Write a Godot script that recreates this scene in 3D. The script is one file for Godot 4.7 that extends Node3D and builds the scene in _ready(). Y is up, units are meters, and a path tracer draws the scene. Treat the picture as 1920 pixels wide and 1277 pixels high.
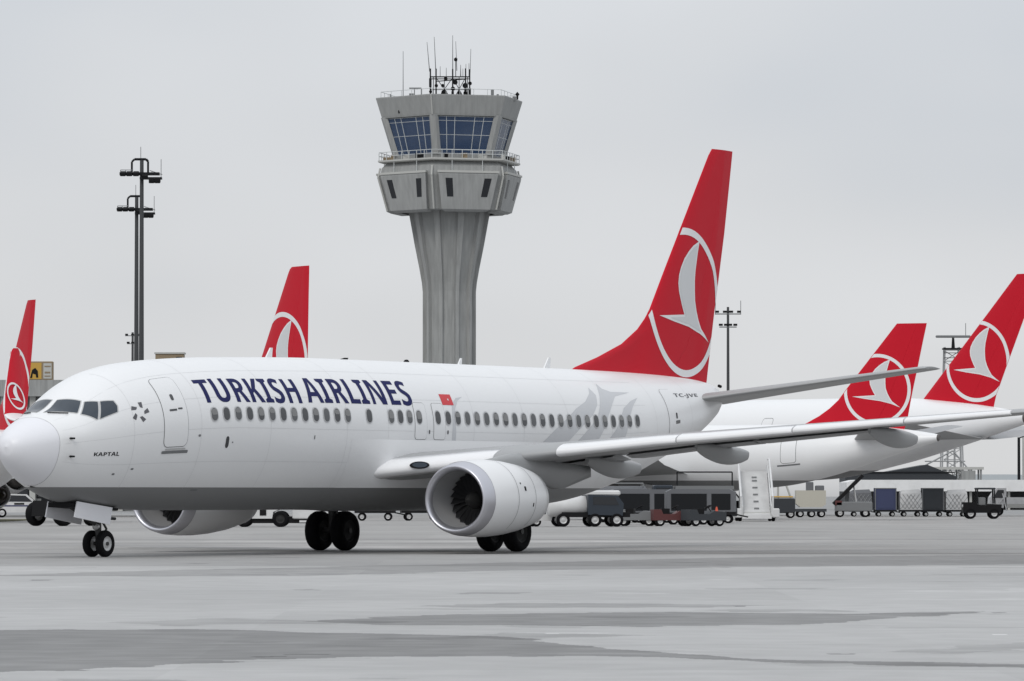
extends Node3D
# An airliner taxiing past a control tower on an overcast day.
# Aircraft coordinates: x runs aft from the nose, y up, z to port.

var M := {}
var used := {}

# ---------------------------------------------------------------- mesh helpers
class Shape:
	var v := PackedVector3Array()
	var g := PackedInt32Array()      # smooth group per triangle
	var mark := 0
	func tri(a: Vector3, b: Vector3, c: Vector3, smooth := -1) -> void:
		if (b - a).cross(c - a).length_squared() < 1e-16:
			return
		v.append(a); v.append(c); v.append(b)      # Godot's front faces run clockwise
		g.append(smooth)
	func quad(a: Vector3, b: Vector3, c: Vector3, d: Vector3, smooth := -1) -> void:
		tri(a, b, c, smooth)
		tri(a, c, d, smooth)
	func open() -> void:
		mark = g.size()
	func close() -> void:             # turns the piece begun at open() right side out
		var mid := Vector3.ZERO
		var n := v.size() - mark * 3
		if n == 0:
			return
		for i in range(mark * 3, v.size()):
			mid += v[i]
		mid /= n
		var vol := 0.0
		for k in range(mark, g.size()):
			vol -= (v[k * 3] - mid).dot((v[k * 3 + 1] - mid).cross(v[k * 3 + 2] - mid))
		if vol < 0.0:
			for k in range(mark, g.size()):
				var t := v[k * 3 + 1]
				v[k * 3 + 1] = v[k * 3 + 2]
				v[k * 3 + 2] = t
	func loft(rings: Array, caps := true, smooth := 0, around := true) -> Shape:
		open()
		for i in rings.size() - 1:
			var p: PackedVector3Array = rings[i]
			var q: PackedVector3Array = rings[i + 1]
			var n := p.size()
			for j in (n if around else n - 1):
				var k := (j + 1) % n
				quad(p[j], p[k], q[k], q[j], smooth)
		if caps:
			for e in [0, rings.size() - 1]:
				var p: PackedVector3Array = rings[e]
				var mid := Vector3.ZERO
				for x in p:
					mid += x
				mid /= p.size()
				for j in p.size():
					if e == 0:
						tri(mid, p[(j + 1) % p.size()], p[j], -1)
					else:
						tri(mid, p[j], p[(j + 1) % p.size()], -1)
			close()
		return self
	func box(c: Vector3, s: Vector3, b := Basis()) -> Shape:
		open()
		var h := s * 0.5
		var p := []
		for i in 8:
			p.append(c + b * Vector3(h.x if i & 1 else -h.x, h.y if i & 2 else -h.y, h.z if i & 4 else -h.z))
		for f in [[0, 2, 3, 1], [4, 5, 7, 6], [0, 1, 5, 4], [2, 6, 7, 3], [0, 4, 6, 2], [1, 3, 7, 5]]:
			quad(p[f[0]], p[f[1]], p[f[2]], p[f[3]])
		close()
		return self
	func rbox(c: Vector3, s: Vector3, r: float, b := Basis()) -> Shape:   # a box with cut edges
		var rings := []
		for e in [[-0.5, r], [-0.5, 0.0], [0.5, 0.0], [0.5, r]]:
			var y: float = e[0] * s.y + (0.0 if e[1] > 0.0 else (r if e[0] < 0.0 else -r))
			var hx: float = s.x * 0.5 - e[1]
			var hz: float = s.z * 0.5 - e[1]
			var ring := PackedVector3Array()
			for q in [[1, -1], [1, 1], [-1, 1], [-1, -1]]:
				var a := Vector3(q[0] * hx, y, q[1] * (hz - r))
				var d := Vector3(q[0] * (hx - r), y, q[1] * hz)
				if q[0] * q[1] < 0:
					ring.append(c + b * d); ring.append(c + b * a)
				else:
					ring.append(c + b * a); ring.append(c + b * d)
			rings.append(ring)
		return loft(rings, true, -1)
	func tube(a: Vector3, d: Vector3, r0: float, r1 := -1.0, n := 8) -> Shape:
		if r1 < 0.0:
			r1 = r0
		var z := (d - a).normalized()
		var x := z.cross(Vector3.UP if absf(z.y) < 0.9 else Vector3.RIGHT).normalized()
		var y := z.cross(x)
		var p := PackedVector3Array()
		var q := PackedVector3Array()
		for i in n:
			var t := TAU * i / n
			var o := x * cos(t) + y * sin(t)
			p.append(a + o * r0)
			q.append(d + o * r1)
		return loft([p, q], true, 0)
	func lathe(at: Vector3, axis: Vector3, prof: Array, n := 32, squash := 1.0) -> Shape:   # prof: [along, radius]; squash flattens the underside
		var z := axis.normalized()
		var x := z.cross(Vector3.UP if absf(z.y) < 0.9 else Vector3.RIGHT).normalized()
		var y := x.cross(z)
		if y.y < 0.0:
			y = -y
		open()
		var rings := []
		for e in prof:
			var p := PackedVector3Array()
			for i in n:
				var t := TAU * i / n
				var up := sin(t) * (squash if sin(t) < 0.0 else 1.0)
				p.append(at + z * e[0] + (x * cos(t) + y * up) * maxf(e[1], 0.0001))
			rings.append(p)
		for i in rings.size() - 1:
			for j in n:
				var k := (j + 1) % n
				quad(rings[i][j], rings[i][k], rings[i + 1][k], rings[i + 1][j], 0)
		close()
		return self
	func prism(poly: Array, z0: float, z1: float, t := Transform3D()) -> Shape:   # a side view (x, y) given a thickness
		var p := PackedVector2Array()
		for e in poly:
			p.append(Vector2(e[0], e[1]))
		open()
		var ix := Geometry2D.triangulate_polygon(p)
		for k in range(0, ix.size(), 3):
			var a := p[ix[k]]
			var b := p[ix[k + 1]]
			var c := p[ix[k + 2]]
			if (b - a).cross(c - a) < 0.0:
				var w := b
				b = c
				c = w
			tri(t * Vector3(a.x, a.y, z1), t * Vector3(b.x, b.y, z1), t * Vector3(c.x, c.y, z1))
			tri(t * Vector3(a.x, a.y, z0), t * Vector3(c.x, c.y, z0), t * Vector3(b.x, b.y, z0))
		var cw := Geometry2D.is_polygon_clockwise(p)
		for i in p.size():
			var a := p[i]
			var b := p[(i + 1) % p.size()]
			if cw:
				var w := a
				a = b
				b = w
			quad(t * Vector3(a.x, a.y, z0), t * Vector3(b.x, b.y, z0), t * Vector3(b.x, b.y, z1), t * Vector3(a.x, a.y, z1))
		return self
	func mesh() -> ArrayMesh:
		var st := SurfaceTool.new()
		st.begin(Mesh.PRIMITIVE_TRIANGLES)
		for k in g.size():
			st.set_smooth_group(g[k])
			for i in 3:
				st.add_vertex(v[k * 3 + i])
		st.generate_normals()
		return st.commit()


# A fuselage: stations [x, top, bottom, half width, height of the widest point], joined by smooth curves.
class Hull:
	var t: Array
	var m := []
	func _init(table: Array) -> void:
		t = table
		for k in t.size():
			var row := []
			for c in 5:
				var d := 0.0
				if k == 0:
					d = (t[1][c] - t[0][c]) / (t[1][0] - t[0][0])
				elif k == t.size() - 1:
					d = (t[k][c] - t[k - 1][c]) / (t[k][0] - t[k - 1][0])
				else:
					var a: float = (t[k][c] - t[k - 1][c]) / (t[k][0] - t[k - 1][0])
					var b: float = (t[k + 1][c] - t[k][c]) / (t[k + 1][0] - t[k][0])
					d = 0.0 if a * b <= 0.0 else 2.0 * a * b / (a + b)
				row.append(d)
			m.append(row)
	func at(x: float) -> Array:
		var i := 0
		while i < t.size() - 2 and t[i + 1][0] < x:
			i += 1
		var h: float = t[i + 1][0] - t[i][0]
		var u := clampf((x - t[i][0]) / h, 0.0, 1.0)
		var r := []
		for c in 5:
			r.append((2 * u * u * u - 3 * u * u + 1) * t[i][c] + (u * u * u - 2 * u * u + u) * h * m[i][c] + (3 * u * u - 2 * u * u * u) * t[i + 1][c] + (u * u * u - u * u) * h * m[i + 1][c])
		return r
	func pt(x: float, a: float, off := 0.0) -> Vector3:     # a: angle round the section, 0 at port, a quarter turn at the crown
		var r := at(x)
		var s := sin(a)
		var h: float = (r[1] - r[4]) if s > 0.0 else (r[4] - r[2])
		var p := Vector3(x, r[4] + h * s, r[3] * cos(a))
		if off != 0.0:
			var e := 0.02
			var dx := pt(x + e, a) - pt(maxf(x - e, t[0][0] + 0.001), a)
			var da := pt(x, a + e) - pt(x, a - e)
			p += da.cross(dx).normalized() * -off
		return p
	func arc(x: float, y: float, off := 0.0) -> Vector3:     # y: metres round the skin from the widest point
		return pt(x, y / 1.88, off)


func lin(r: float, g: float, b: float) -> Color:
	return Color(r, g, b).linear_to_srgb()

func paint(r: float, g: float, b: float, rough := 0.5, metal := 0.0) -> StandardMaterial3D:
	var m := StandardMaterial3D.new()
	m.albedo_color = lin(r, g, b)
	m.roughness = rough
	m.metallic = metal
	return m

func weathered(r: float, g: float, b: float, rough: float, low: float, scale: Vector3, seed_: int, freq := 0.02, bump := 0.0) -> StandardMaterial3D:
	var m := paint(r, g, b, rough)
	var n := FastNoiseLite.new()
	n.seed = seed_
	n.frequency = freq
	n.fractal_octaves = 5
	n.fractal_gain = 0.6
	var t := NoiseTexture2D.new()
	t.width = 256
	t.height = 256
	t.seamless = true
	t.noise = n
	var ramp := Gradient.new()
	ramp.colors = PackedColorArray([Color(low, low, low), Color(1, 1, 1)])
	ramp.offsets = PackedFloat32Array([0.25, 0.7])
	t.color_ramp = ramp
	m.albedo_texture = t
	m.uv1_triplanar = true
	m.uv1_world_triplanar = true
	m.uv1_scale = scale
	if bump > 0.0:
		var t2 := NoiseTexture2D.new()
		t2.width = 256
		t2.height = 256
		t2.seamless = true
		t2.noise = n
		t2.as_normal_map = true
		m.normal_enabled = true
		m.normal_texture = t2
		m.normal_scale = bump
	return m

func numbered(called: String) -> String:
	var n: int = used.get(called, 0)
	used[called] = n + 1
	return called if n == 0 else "%s_%03d" % [called, n]

func tag(o: Node3D, label: String, category: String, group := "") -> Node3D:
	o.set_meta("label", label)
	o.set_meta("category", category)
	if group:
		o.set_meta("group", group)
	return o

func thing(called: String, label: String, category: String, at := Vector3.ZERO, turn := 0.0, group := "") -> Node3D:
	var o := Node3D.new()
	o.name = numbered(called)
	add_child(o)
	o.position = at
	o.rotation.y = turn
	return tag(o, label, category, group)

func obj(called: String, s: Shape, mat: Material, parent: Node3D = self) -> MeshInstance3D:
	return put(called, s.mesh(), mat, parent)

func put(called: String, mesh: Mesh, mat: Material, parent: Node3D = self) -> MeshInstance3D:
	var o := MeshInstance3D.new()
	o.mesh = mesh
	o.material_override = mat
	var n := called
	var k := 0
	while parent.has_node(NodePath(n)):
		k += 1
		n = "%s_%03d" % [called, k]
	o.name = n
	parent.add_child(o, true)
	return o

func copy(o: Node3D, label: String, at: Vector3, turn: float) -> Node3D:
	var base := o.name.rstrip("0123456789").rstrip("_")
	var c: Node3D = o.duplicate()
	c.name = numbered(base)
	add_child(c)
	c.position = at
	c.rotation.y = turn
	c.set_meta("label", label)
	return c

# ---------------------------------------------------------------- paint laid on curved skins
func split(out: PackedVector2Array, a: Vector2, b: Vector2, c: Vector2, f: Callable, most: float, depth := 0) -> void:
	var pa: Vector3 = f.call(a)
	var pb: Vector3 = f.call(b)
	var pc: Vector3 = f.call(c)
	var ab := pa.distance_to(pb)
	var bc := pb.distance_to(pc)
	var ca := pc.distance_to(pa)
	var long := maxf(ab, maxf(bc, ca))
	if long < most or depth > 9:
		out.append(a); out.append(b); out.append(c)
		return
	if long == ab:
		var q := (a + b) * 0.5
		split(out, a, q, c, f, most, depth + 1)
		split(out, q, b, c, f, most, depth + 1)
	elif long == bc:
		var q := (b + c) * 0.5
		split(out, a, b, q, f, most, depth + 1)
		split(out, a, q, c, f, most, depth + 1)
	else:
		var q := (c + a) * 0.5
		split(out, a, b, q, f, most, depth + 1)
		split(out, q, b, c, f, most, depth + 1)

# f: a flat point -> its place on the skin
func drape(s: Shape, tris: PackedVector2Array, f: Callable, most: float, outward: Vector3) -> Shape:
	var fine := PackedVector2Array()
	for k in range(0, tris.size(), 3):
		split(fine, tris[k], tris[k + 1], tris[k + 2], f, most)
	for k in range(0, fine.size(), 3):
		var a: Vector3 = f.call(fine[k])
		var b: Vector3 = f.call(fine[k + 1])
		var c: Vector3 = f.call(fine[k + 2])
		if (b - a).cross(c - a).dot(outward) < 0.0:
			s.tri(a, c, b, 0)
		else:
			s.tri(a, b, c, 0)
	return s

func flat(poly: PackedVector2Array) -> PackedVector2Array:
	var out := PackedVector2Array()
	for i in Geometry2D.triangulate_polygon(poly):
		out.append(poly[i])
	return out

func pts(a: Array) -> PackedVector2Array:
	var p := PackedVector2Array()
	for i in range(0, a.size(), 2):
		p.append(Vector2(a[i], a[i + 1]))
	return p

func rounded(cx: float, cy: float, w: float, h: float, r: float, n := 4) -> PackedVector2Array:
	var p := PackedVector2Array()
	for q in 4:
		var c := Vector2(cx + (w * 0.5 - r) * (1 if q == 0 or q == 3 else -1), cy + (h * 0.5 - r) * (1 if q < 2 else -1))
		for i in n + 1:
			var t := PI * 0.5 * (q + float(i) / n)
			p.append(c + Vector2(cos(t), sin(t)) * r)
	return p

func on_hull(h: Hull, off: float, side := 1.0) -> Callable:
	return func(q: Vector2) -> Vector3:
		var p := h.arc(q.x, q.y, off)
		return Vector3(p.x, p.y, p.z * side)

func patch(called: String, h: Hull, poly: PackedVector2Array, off: float, mat: Material, parent: Node3D, most := 0.14, side := 1.0) -> MeshInstance3D:
	return obj(called, drape(Shape.new(), flat(poly), on_hull(h, off, side), most, Vector3(0, 0, side)), mat, parent)

func letters(text: String, bold := true) -> Array:       # flat triangles of a word, one unit tall at the capitals, and its width
	var f := SystemFont.new()
	f.font_names = PackedStringArray(["Droid Sans"])
	f.font_weight = 700 if bold else 400
	var tm := TextMesh.new()
	tm.text = text
	tm.font = f
	tm.font_size = 64
	tm.pixel_size = 0.01
	tm.depth = 0.1
	tm.curve_step = 2.0
	var a := tm.get_mesh_arrays()
	var v: PackedVector3Array = a[Mesh.ARRAY_VERTEX]
	var ix: PackedInt32Array = a[Mesh.ARRAY_INDEX]
	var top := -9.0
	for p in v:
		top = maxf(top, p.z)
	var out := PackedVector2Array()
	var lo := Vector2(99, 99)
	var hi := -lo
	for k in range(0, ix.size(), 3):
		if minf(v[ix[k]].z, minf(v[ix[k + 1]].z, v[ix[k + 2]].z)) > top - 0.001:
			for i in 3:
				var q := Vector2(v[ix[k + i]].x, v[ix[k + i]].y)
				out.append(q)
				lo = lo.min(q)
				hi = hi.max(q)
	var h := hi.y - lo.y
	for i in out.size():
		out[i] = (out[i] - lo) / h
	return [out, (hi.x - lo.x) / h]

func word(called: String, text: String, h: Hull, x0: float, x1: float, y0: float, y1: float, rise: float, mat: Material, parent: Node3D, off := 0.006, embolden := 0.0) -> void:
	var l := letters(text)
	var tris: PackedVector2Array = l[0]
	for i in tris.size():
		var q := tris[i]
		tris[i] = Vector2(x0 + q.x / l[1] * (x1 - x0), y0 + q.y * (y1 - y0) + q.x / l[1] * rise)
	obj(called, drape(Shape.new(), tris, on_hull(h, off), 0.13, Vector3(0, 0, 1)), mat, parent)

# ---------------------------------------------------------------- aircraft
const NOSE := [
	[0.0, 2.79, 2.79, 0.0, 2.79], [0.06, 2.98, 2.57, 0.21, 2.79], [0.25, 3.17, 2.33, 0.43, 2.81], [0.6, 3.37, 2.06, 0.68, 2.86],
	[1.1, 3.57, 1.80, 0.93, 2.93], [1.7, 3.77, 1.57, 1.15, 3.01], [2.1, 4.02, 1.46, 1.27, 3.06], [2.6, 4.33, 1.37, 1.39, 3.12],
	[3.1, 4.58, 1.31, 1.49, 3.18], [3.8, 4.81, 1.26, 1.60, 3.26], [4.8, 4.99, 1.22, 1.715, 3.35], [6.2, 5.12, 1.195, 1.81, 3.43],
	[8.0, 5.22, 1.19, 1.87, 3.48], [10.0, 5.28, 1.19, 1.88, 3.48], [14.0, 5.35, 1.19, 1.88, 3.48], [24.0, 5.36, 1.19, 1.88, 3.48],
	[27.0, 5.36, 1.36, 1.87, 3.50], [30.0, 5.35, 1.85, 1.76, 3.58], [32.5, 5.32, 2.52, 1.53, 3.78], [34.5, 5.27, 3.12, 1.22, 4.02],
	[35.9, 5.20, 3.62, 0.90, 4.3], [36.8, 5.10, 4.00, 0.62, 4.5], [37.3, 4.98, 4.28, 0.36, 4.64]]
# the tail fin: [height, front edge, rear edge]
const FIN := [[4.75, 27.0, 36.8], [5.2, 28.0, 36.94], [5.43, 28.6, 36.99], [5.76, 29.96, 37.07], [6.2, 31.45, 37.17], [6.68, 32.45, 37.28], [7.01, 32.9, 37.36],
	[7.3, 33.22, 37.43], [8.4, 34.05, 37.73], [9.88, 35.19, 38.12], [11.4, 36.37, 38.45], [12.3, 37.07, 38.64], [12.52, 37.3, 38.68]]
const BIRD := [0.397, 0.837, 0.22, 0.77, 0.088, 0.689, -0.04, 0.585, -0.135, 0.467, -0.195, 0.36, -0.218, 0.251, -0.205, 0.14, -0.163, 0.04, -0.11, -0.07, -0.053, -0.164,
	-0.741, -0.196, -0.357, -0.264, 0.086, -0.325, 0.422, -0.409, 0.692, -0.517, 0.45, -0.341, 0.37, -0.22, 0.31, -0.104, 0.265, 0.03, 0.255, 0.161, 0.255, 0.3, 0.272, 0.43, 0.34, 0.673]
# a wing: [z, front edge, height, chord, thickness over chord]
const WING := [[1.0, 14.05, 2.14, 7.55, 0.118], [1.8, 14.7, 2.22, 7.0, 0.118], [2.4, 15.15, 2.3, 6.55, 0.118], [3.5, 15.95, 2.45, 5.8, 0.12], [5.0, 17.1, 2.66, 4.75, 0.12],
	[5.8, 17.6, 2.76, 4.3, 0.115], [8.0, 18.85, 3.02, 3.62, 0.11], [12.0, 21.02, 3.4, 2.7, 0.108], [15.0, 22.6, 3.68, 2.08, 0.105], [17.2, 23.75, 3.88, 1.6, 0.10]]
const WINGLET := [[17.2, 23.75, 3.88, 1.6, 0.10], [17.5, 23.9, 3.93, 1.5, 0.10], [17.7, 24.0, 3.99, 1.38, 0.10], [17.86, 24.08, 4.08, 1.22, 0.09]]
const WINGLET_TOP := [[17.86, 24.08, 4.08, 1.22, 0.09], [18.1, 24.42, 4.7, 0.98, 0.085], [18.36, 24.94, 5.5, 0.7, 0.08], [18.54, 25.32, 6.08, 0.5, 0.08], [18.56, 25.5, 6.2, 0.26, 0.08]]
const STAB := [[0.2, 34.2, 4.45, 3.5, 0.1], [0.9, 34.57, 4.55, 3.15, 0.1], [4.0, 36.15, 5.03, 2.2, 0.095], [7.0, 37.6, 5.48, 1.4, 0.09], [7.17, 37.85, 5.51, 1.1, 0.06]]

func airfoil(c: float, th: float, n: int, drop := 0.0) -> Array:   # [x, y] round a section, from the rear edge over the top to the front and back below
	var out := []
	for i in range(n, -n, -1):
		var b := PI * absf(i) / n
		var x := 0.5 * (1.0 - cos(b))
		var yt := 5.0 * th * (0.2969 * sqrt(x) - 0.126 * x - 0.3516 * x * x + 0.2843 * x * x * x - 0.1036 * x * x * x * x)
		var camber := 0.025 * 4.0 * x * (1.0 - x)
		var y := (camber + yt) if i > 0 else (camber - yt * 0.8)
		out.append(Vector2(x * c, y * c - drop * x))
	return out

func vane(rows: Array, side: float, s := Shape.new(), from := 0.0, to := 1.0, grow := 0.0, upright := false) -> Shape:
	# lofts a wing; from..to keep only a stretch of span (by z), grow swells it
	var rings := []
	var zs := []
	for r in rows:
		zs.append(r[0])
	for k in rows.size():
		var r: Array = rows[k]
		var up := Vector3.UP
		if upright:
			var a: Array = rows[maxi(k - 1, 0)]
			var b: Array = rows[mini(k + 1, rows.size() - 1)]
			var d := Vector2(b[0] - a[0], b[2] - a[2]).normalized()
			up = Vector3(0, d.x, -d.y * side)
		var ring := PackedVector3Array()
		for q in airfoil(r[3], r[4], 14):
			ring.append(Vector3(r[1] + q.x, r[2], r[0] * side) + up * q.y)
		rings.append(ring)
	return s.loft(rings, true, 0)

func wing_row(rows: Array, z: float) -> Array:
	for k in rows.size() - 1:
		if z <= rows[k + 1][0]:
			var u: float = (z - rows[k][0]) / (rows[k + 1][0] - rows[k][0])
			var r := []
			for c in 5:
				r.append(lerpf(rows[k][c], rows[k + 1][c], u))
			return r
	return rows[-1]

func slat(rows: Array, z0: float, z1: float, side: float, swell: float) -> Shape:     # the metal front edge of a wing, a shell wrapped round it
	var rings := []
	for i in 7:
		var r := wing_row(rows, lerpf(z0, z1, i / 6.0))
		var p := PackedVector3Array()
		var sec := airfoil(r[3], r[4], 20)
		var out := []
		for k in sec.size():
			var q: Vector2 = sec[k]
			if q.x < r[3] * 0.13 and not (k > 20 and q.x > r[3] * 0.06):
				out.append(q)
		for q in out:
			p.append(Vector3(r[1] + q.x - swell * 2.0, r[2] + q.y + (swell if q.y > 0.0 else -swell), r[0] * side))
		rings.append(p)
	return Shape.new().loft(rings, true, 0)

func fin_half(fin: Array, x: float, y: float) -> float:    # half thickness of the fin
	var r := fin_row(fin, y)
	var le: float = r[1]
	var te: float = r[2]
	if x <= le or x >= te:
		return 0.0
	var n := fin.size()
	var slope: float = (fin[n - 3][1] - fin[n - 5][1]) / (fin[n - 3][0] - fin[n - 5][0])
	var v: float = maxf(le, fin[n - 3][1] + (y - fin[n - 3][0]) * slope)
	var c := te - v
	var thin := 0.07 * sqrt(minf(1.0, (x - le) / 0.5)) * minf(1.0, (te - x) / 0.6)
	if x > v:
		var u := (x - v) / c
		thin = maxf(thin, 0.5 * c * 0.6 * (0.2969 * sqrt(u) - 0.126 * u - 0.3516 * u * u + 0.2843 * u * u * u - 0.1036 * u * u * u * u))
	return thin

func fin_row(fin: Array, y: float) -> Array:
	for k in fin.size() - 1:
		if y <= fin[k + 1][0]:
			var u: float = (y - fin[k][0]) / (fin[k + 1][0] - fin[k][0])
			return [y, lerpf(fin[k][1], fin[k + 1][1], u), lerpf(fin[k][2], fin[k + 1][2], u)]
	return fin[-1]

func fin_mesh(fin: Array, cut0: float, cut1: float) -> Shape:   # cut0..cut1: which part of the chord (the rudder is the rest)
	var rings := []
	var ys := []
	for k in fin.size() - 1:
		for i in 3:
			ys.append(lerpf(fin[k][0], fin[k + 1][0], i / 3.0))
	ys.append(fin[-1][0])
	for y in ys:
		var r := fin_row(fin, y)
		var ring := PackedVector3Array()
		for side in [1.0, -1.0]:
			for i in 25:
				var u: float = (1.0 - cos(PI * i / 24.0)) * 0.5
				u = u if side > 0.0 else 1.0 - u
				u = lerpf(cut0, cut1, u)
				var x := lerpf(r[1], r[2], u)
				ring.append(Vector3(x, y, side * maxf(fin_half(fin, x, y), 0.004)))
		rings.append(ring)
	return Shape.new().loft(rings, true, 0)

func emblem(fin: Array, cx: float, cy: float, rad: float, parent: Node3D, sides := [1.0], white: Material = M.white, grey: Material = M.silver, most := 0.3) -> void:
	var outline := PackedVector2Array()
	for r in fin:
		outline.append(Vector2(r[1] + 0.06, r[0]))
	for k in fin.size():
		var r: Array = fin[fin.size() - 1 - k]
		outline.append(Vector2(r[2] - 0.02, r[0]))
	var bits := []
	for i in 72:
		var a := TAU * i / 72.0
		var b := TAU * (i + 1) / 72.0
		var q := PackedVector2Array()
		for e in [[a, 1.0], [b, 1.0], [b, 0.905], [a, 0.905]]:
			q.append(Vector2(cx + cos(e[0]) * rad * e[1], cy + sin(e[0]) * rad * e[1]))
		var bit := PackedVector2Array()
		for part in Geometry2D.intersect_polygons(q, outline):
			bit.append_array(flat(part))
		bits.append(bit)
	var first := 0
	for i in 72:
		if bits[i].size() == 0:
			first = i
	var arcs := []
	var running := false
	for i in 72:
		var bit: PackedVector2Array = bits[(first + i) % 72]
		if bit.size() == 0:
			running = false
			continue
		if not running:
			arcs.append(PackedVector2Array())
			running = true
		arcs[-1].append_array(bit)
	var bird := PackedVector2Array()
	for i in range(0, BIRD.size(), 2):
		bird.append(Vector2(cx + BIRD[i] * rad, cy + BIRD[i + 1] * rad))
	var inner := PackedVector2Array()
	for part in Geometry2D.offset_polygon(bird, -0.032 * rad):
		for p2 in Geometry2D.intersect_polygons(part, outline):
			inner.append_array(flat(p2))
	var whole := PackedVector2Array()
	for p2 in Geometry2D.intersect_polygons(bird, outline):
		whole.append_array(flat(p2))
	for side in sides:
		var skin := func(off: float) -> Callable:
			return func(q: Vector2) -> Vector3:
				return Vector3(q.x, q.y, side * (maxf(fin_half(fin, q.x, q.y), 0.004) + off))
		for arc in arcs:
			obj("emblem_ring", drape(Shape.new(), arc, skin.call(0.008), most, Vector3(0, 0, side)), white, parent)
		obj("emblem_bird", drape(Shape.new(), whole, skin.call(0.008), most, Vector3(0, 0, side)), white, parent)
		obj("emblem_bird_centre", drape(Shape.new(), inner, skin.call(0.014), most, Vector3(0, 0, side)), grey, parent)

func hull_meshes(h: Hull, x0: float, x1: float, line: float, steps: Array, parent: Node3D, upper: Material, lower: Material) -> void:
	var ups := []
	var lows := []
	var x := x0
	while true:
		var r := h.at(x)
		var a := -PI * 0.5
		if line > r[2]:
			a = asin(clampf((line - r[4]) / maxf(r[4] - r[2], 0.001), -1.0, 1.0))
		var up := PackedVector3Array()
		for i in 81:
			up.append(h.pt(x, lerpf(a, PI - a, i / 80.0)))
		ups.append(up)
		if a > -PI * 0.5 + 0.001 or lows.size() > 0:
			var low := PackedVector3Array()
			for i in 33:
				low.append(h.pt(x, lerpf(-PI - a, a, i / 32.0)))
			if a > -PI * 0.5 + 0.001 or lows[-1][0].distance_to(lows[-1][32]) > 0.01:
				lows.append(low)
		if x >= x1 - 0.0001:
			break
		x = minf(x + (0.09 if x < 4.0 else (0.25 if x < 10.0 else steps[0])), x1)
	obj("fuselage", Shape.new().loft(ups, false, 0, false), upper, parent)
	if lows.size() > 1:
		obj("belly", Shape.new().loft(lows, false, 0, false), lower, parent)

func nacelle(parent: Node3D, at: Vector3, k: float, side: float, detail: bool) -> void:
	var ax := Vector3(1, 0.01, -0.02 * side).normalized()
	var sq := 0.93
	var cowl := obj("engine_cowl", Shape.new().lathe(at, ax, [[0.42 * k, 1.045 * k], [0.9 * k, 1.08 * k], [1.5 * k, 1.09 * k], [2.2 * k, 1.055 * k], [2.95 * k, 0.97 * k], [3.55 * k, 0.85 * k], [3.85 * k, 0.78 * k], [3.84 * k, 0.74 * k], [3.1 * k, 0.73 * k]], 56, sq), M.white, parent)
	obj("inlet_lip", Shape.new().lathe(at, ax, [[0.2 * k, 0.795 * k], [0.12 * k, 0.81 * k], [0.05 * k, 0.85 * k], [0.0, 0.89 * k], [0.03 * k, 0.935 * k], [0.14 * k, 0.985 * k], [0.416 * k, 1.041 * k]], 56, sq), M.lip, cowl)
	obj("inlet_duct", Shape.new().lathe(at, ax, [[0.2 * k, 0.795 * k], [1.4 * k, 0.775 * k], [1.44 * k, 0.0]], 48, sq), M.duct, cowl)
	obj("exhaust_core", Shape.new().lathe(at, ax, [[3.1 * k, 0.73 * k], [3.4 * k, 0.58 * k], [4.0 * k, 0.5 * k], [4.5 * k, 0.38 * k], [4.48 * k, 0.35 * k], [4.1 * k, 0.32 * k], [4.6 * k, 0.22 * k], [5.1 * k, 0.03 * k]], 32), M.core, cowl)
	obj("spinner", Shape.new().lathe(at, ax, [[0.66 * k, 0.005], [0.72 * k, 0.07 * k], [0.87 * k, 0.17 * k], [1.08 * k, 0.25 * k], [1.25 * k, 0.25 * k]], 24), M.spinner, cowl)
	if detail:
		var fan := Shape.new()
		for i in 24:
			var t := TAU * i / 24.0
			var b := Basis(Vector3.RIGHT, t)
			var p: Array = []
			for e in [[0.24, 0.0, -0.04], [0.24, 0.16, 0.05], [0.5, 0.02, -0.08], [0.5, 0.2, 0.07], [0.765, 0.06, -0.11], [0.765, 0.24, 0.07]]:
				p.append(at + Vector3(1.0, 0, 0) * k + b * Vector3(e[1], e[0], e[2]) * k)
			fan.quad(p[0], p[1], p[3], p[2], 0)
			fan.quad(p[2], p[3], p[5], p[4], 0)
		obj("fan", fan, M.fan, cowl)
		# joints of the cowl doors
		for x in [1.65, 2.75]:
			var seam := Shape.new()
			for i in 40:
				var t0 := -0.9 + 2.6 * i / 40.0
				var t1 := -0.9 + 2.6 * (i + 1) / 40.0
				var p := []
				for e in [[t0, x], [t1, x], [t1, x + 0.018], [t0, x + 0.018]]:
					var r := lerpf(1.09, 1.055, (e[1] - 1.5) / 0.7) if e[1] < 2.2 else lerpf(1.055, 0.97, (e[1] - 2.2) / 0.75)
					var sn := sin(e[0])
					p.append(at + ax * e[1] * k + Vector3(0, sn * (sq if sn < 0.0 else 1.0), cos(e[0]) * side) * (r + 0.006) * k)
				seam.quad(p[0], p[1], p[2], p[3], 0)
			obj("cowl_joint", seam, M.seam, cowl)
		for q in [[1.9, 0.42, 0.05, 0.05], [2.1, 0.28, 0.07, 0.12], [2.6, -0.15, 0.05, 0.1]]:
			var t: float = q[1]
			var p: Vector3 = at + ax * q[0] + Vector3(0, sin(t), cos(t) * side) * (1.07 if q[0] < 2.3 else 1.01)
			obj("cowl_latch", Shape.new().box(p, Vector3(q[2], q[3], 0.012), Basis(Vector3.RIGHT, -t * side)), M.dark, cowl)
		# the strake on the inboard flank
		obj("nacelle_strake", Shape.new().prism([[1.0, 0.0], [2.3, 0.0], [2.3, 0.32], [1.9, 0.3]], -0.012, 0.012, Transform3D(Basis(Vector3.RIGHT, 0.75 * side), at + Vector3(0, 0.74, -0.76 * side))), M.white, cowl)

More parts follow.
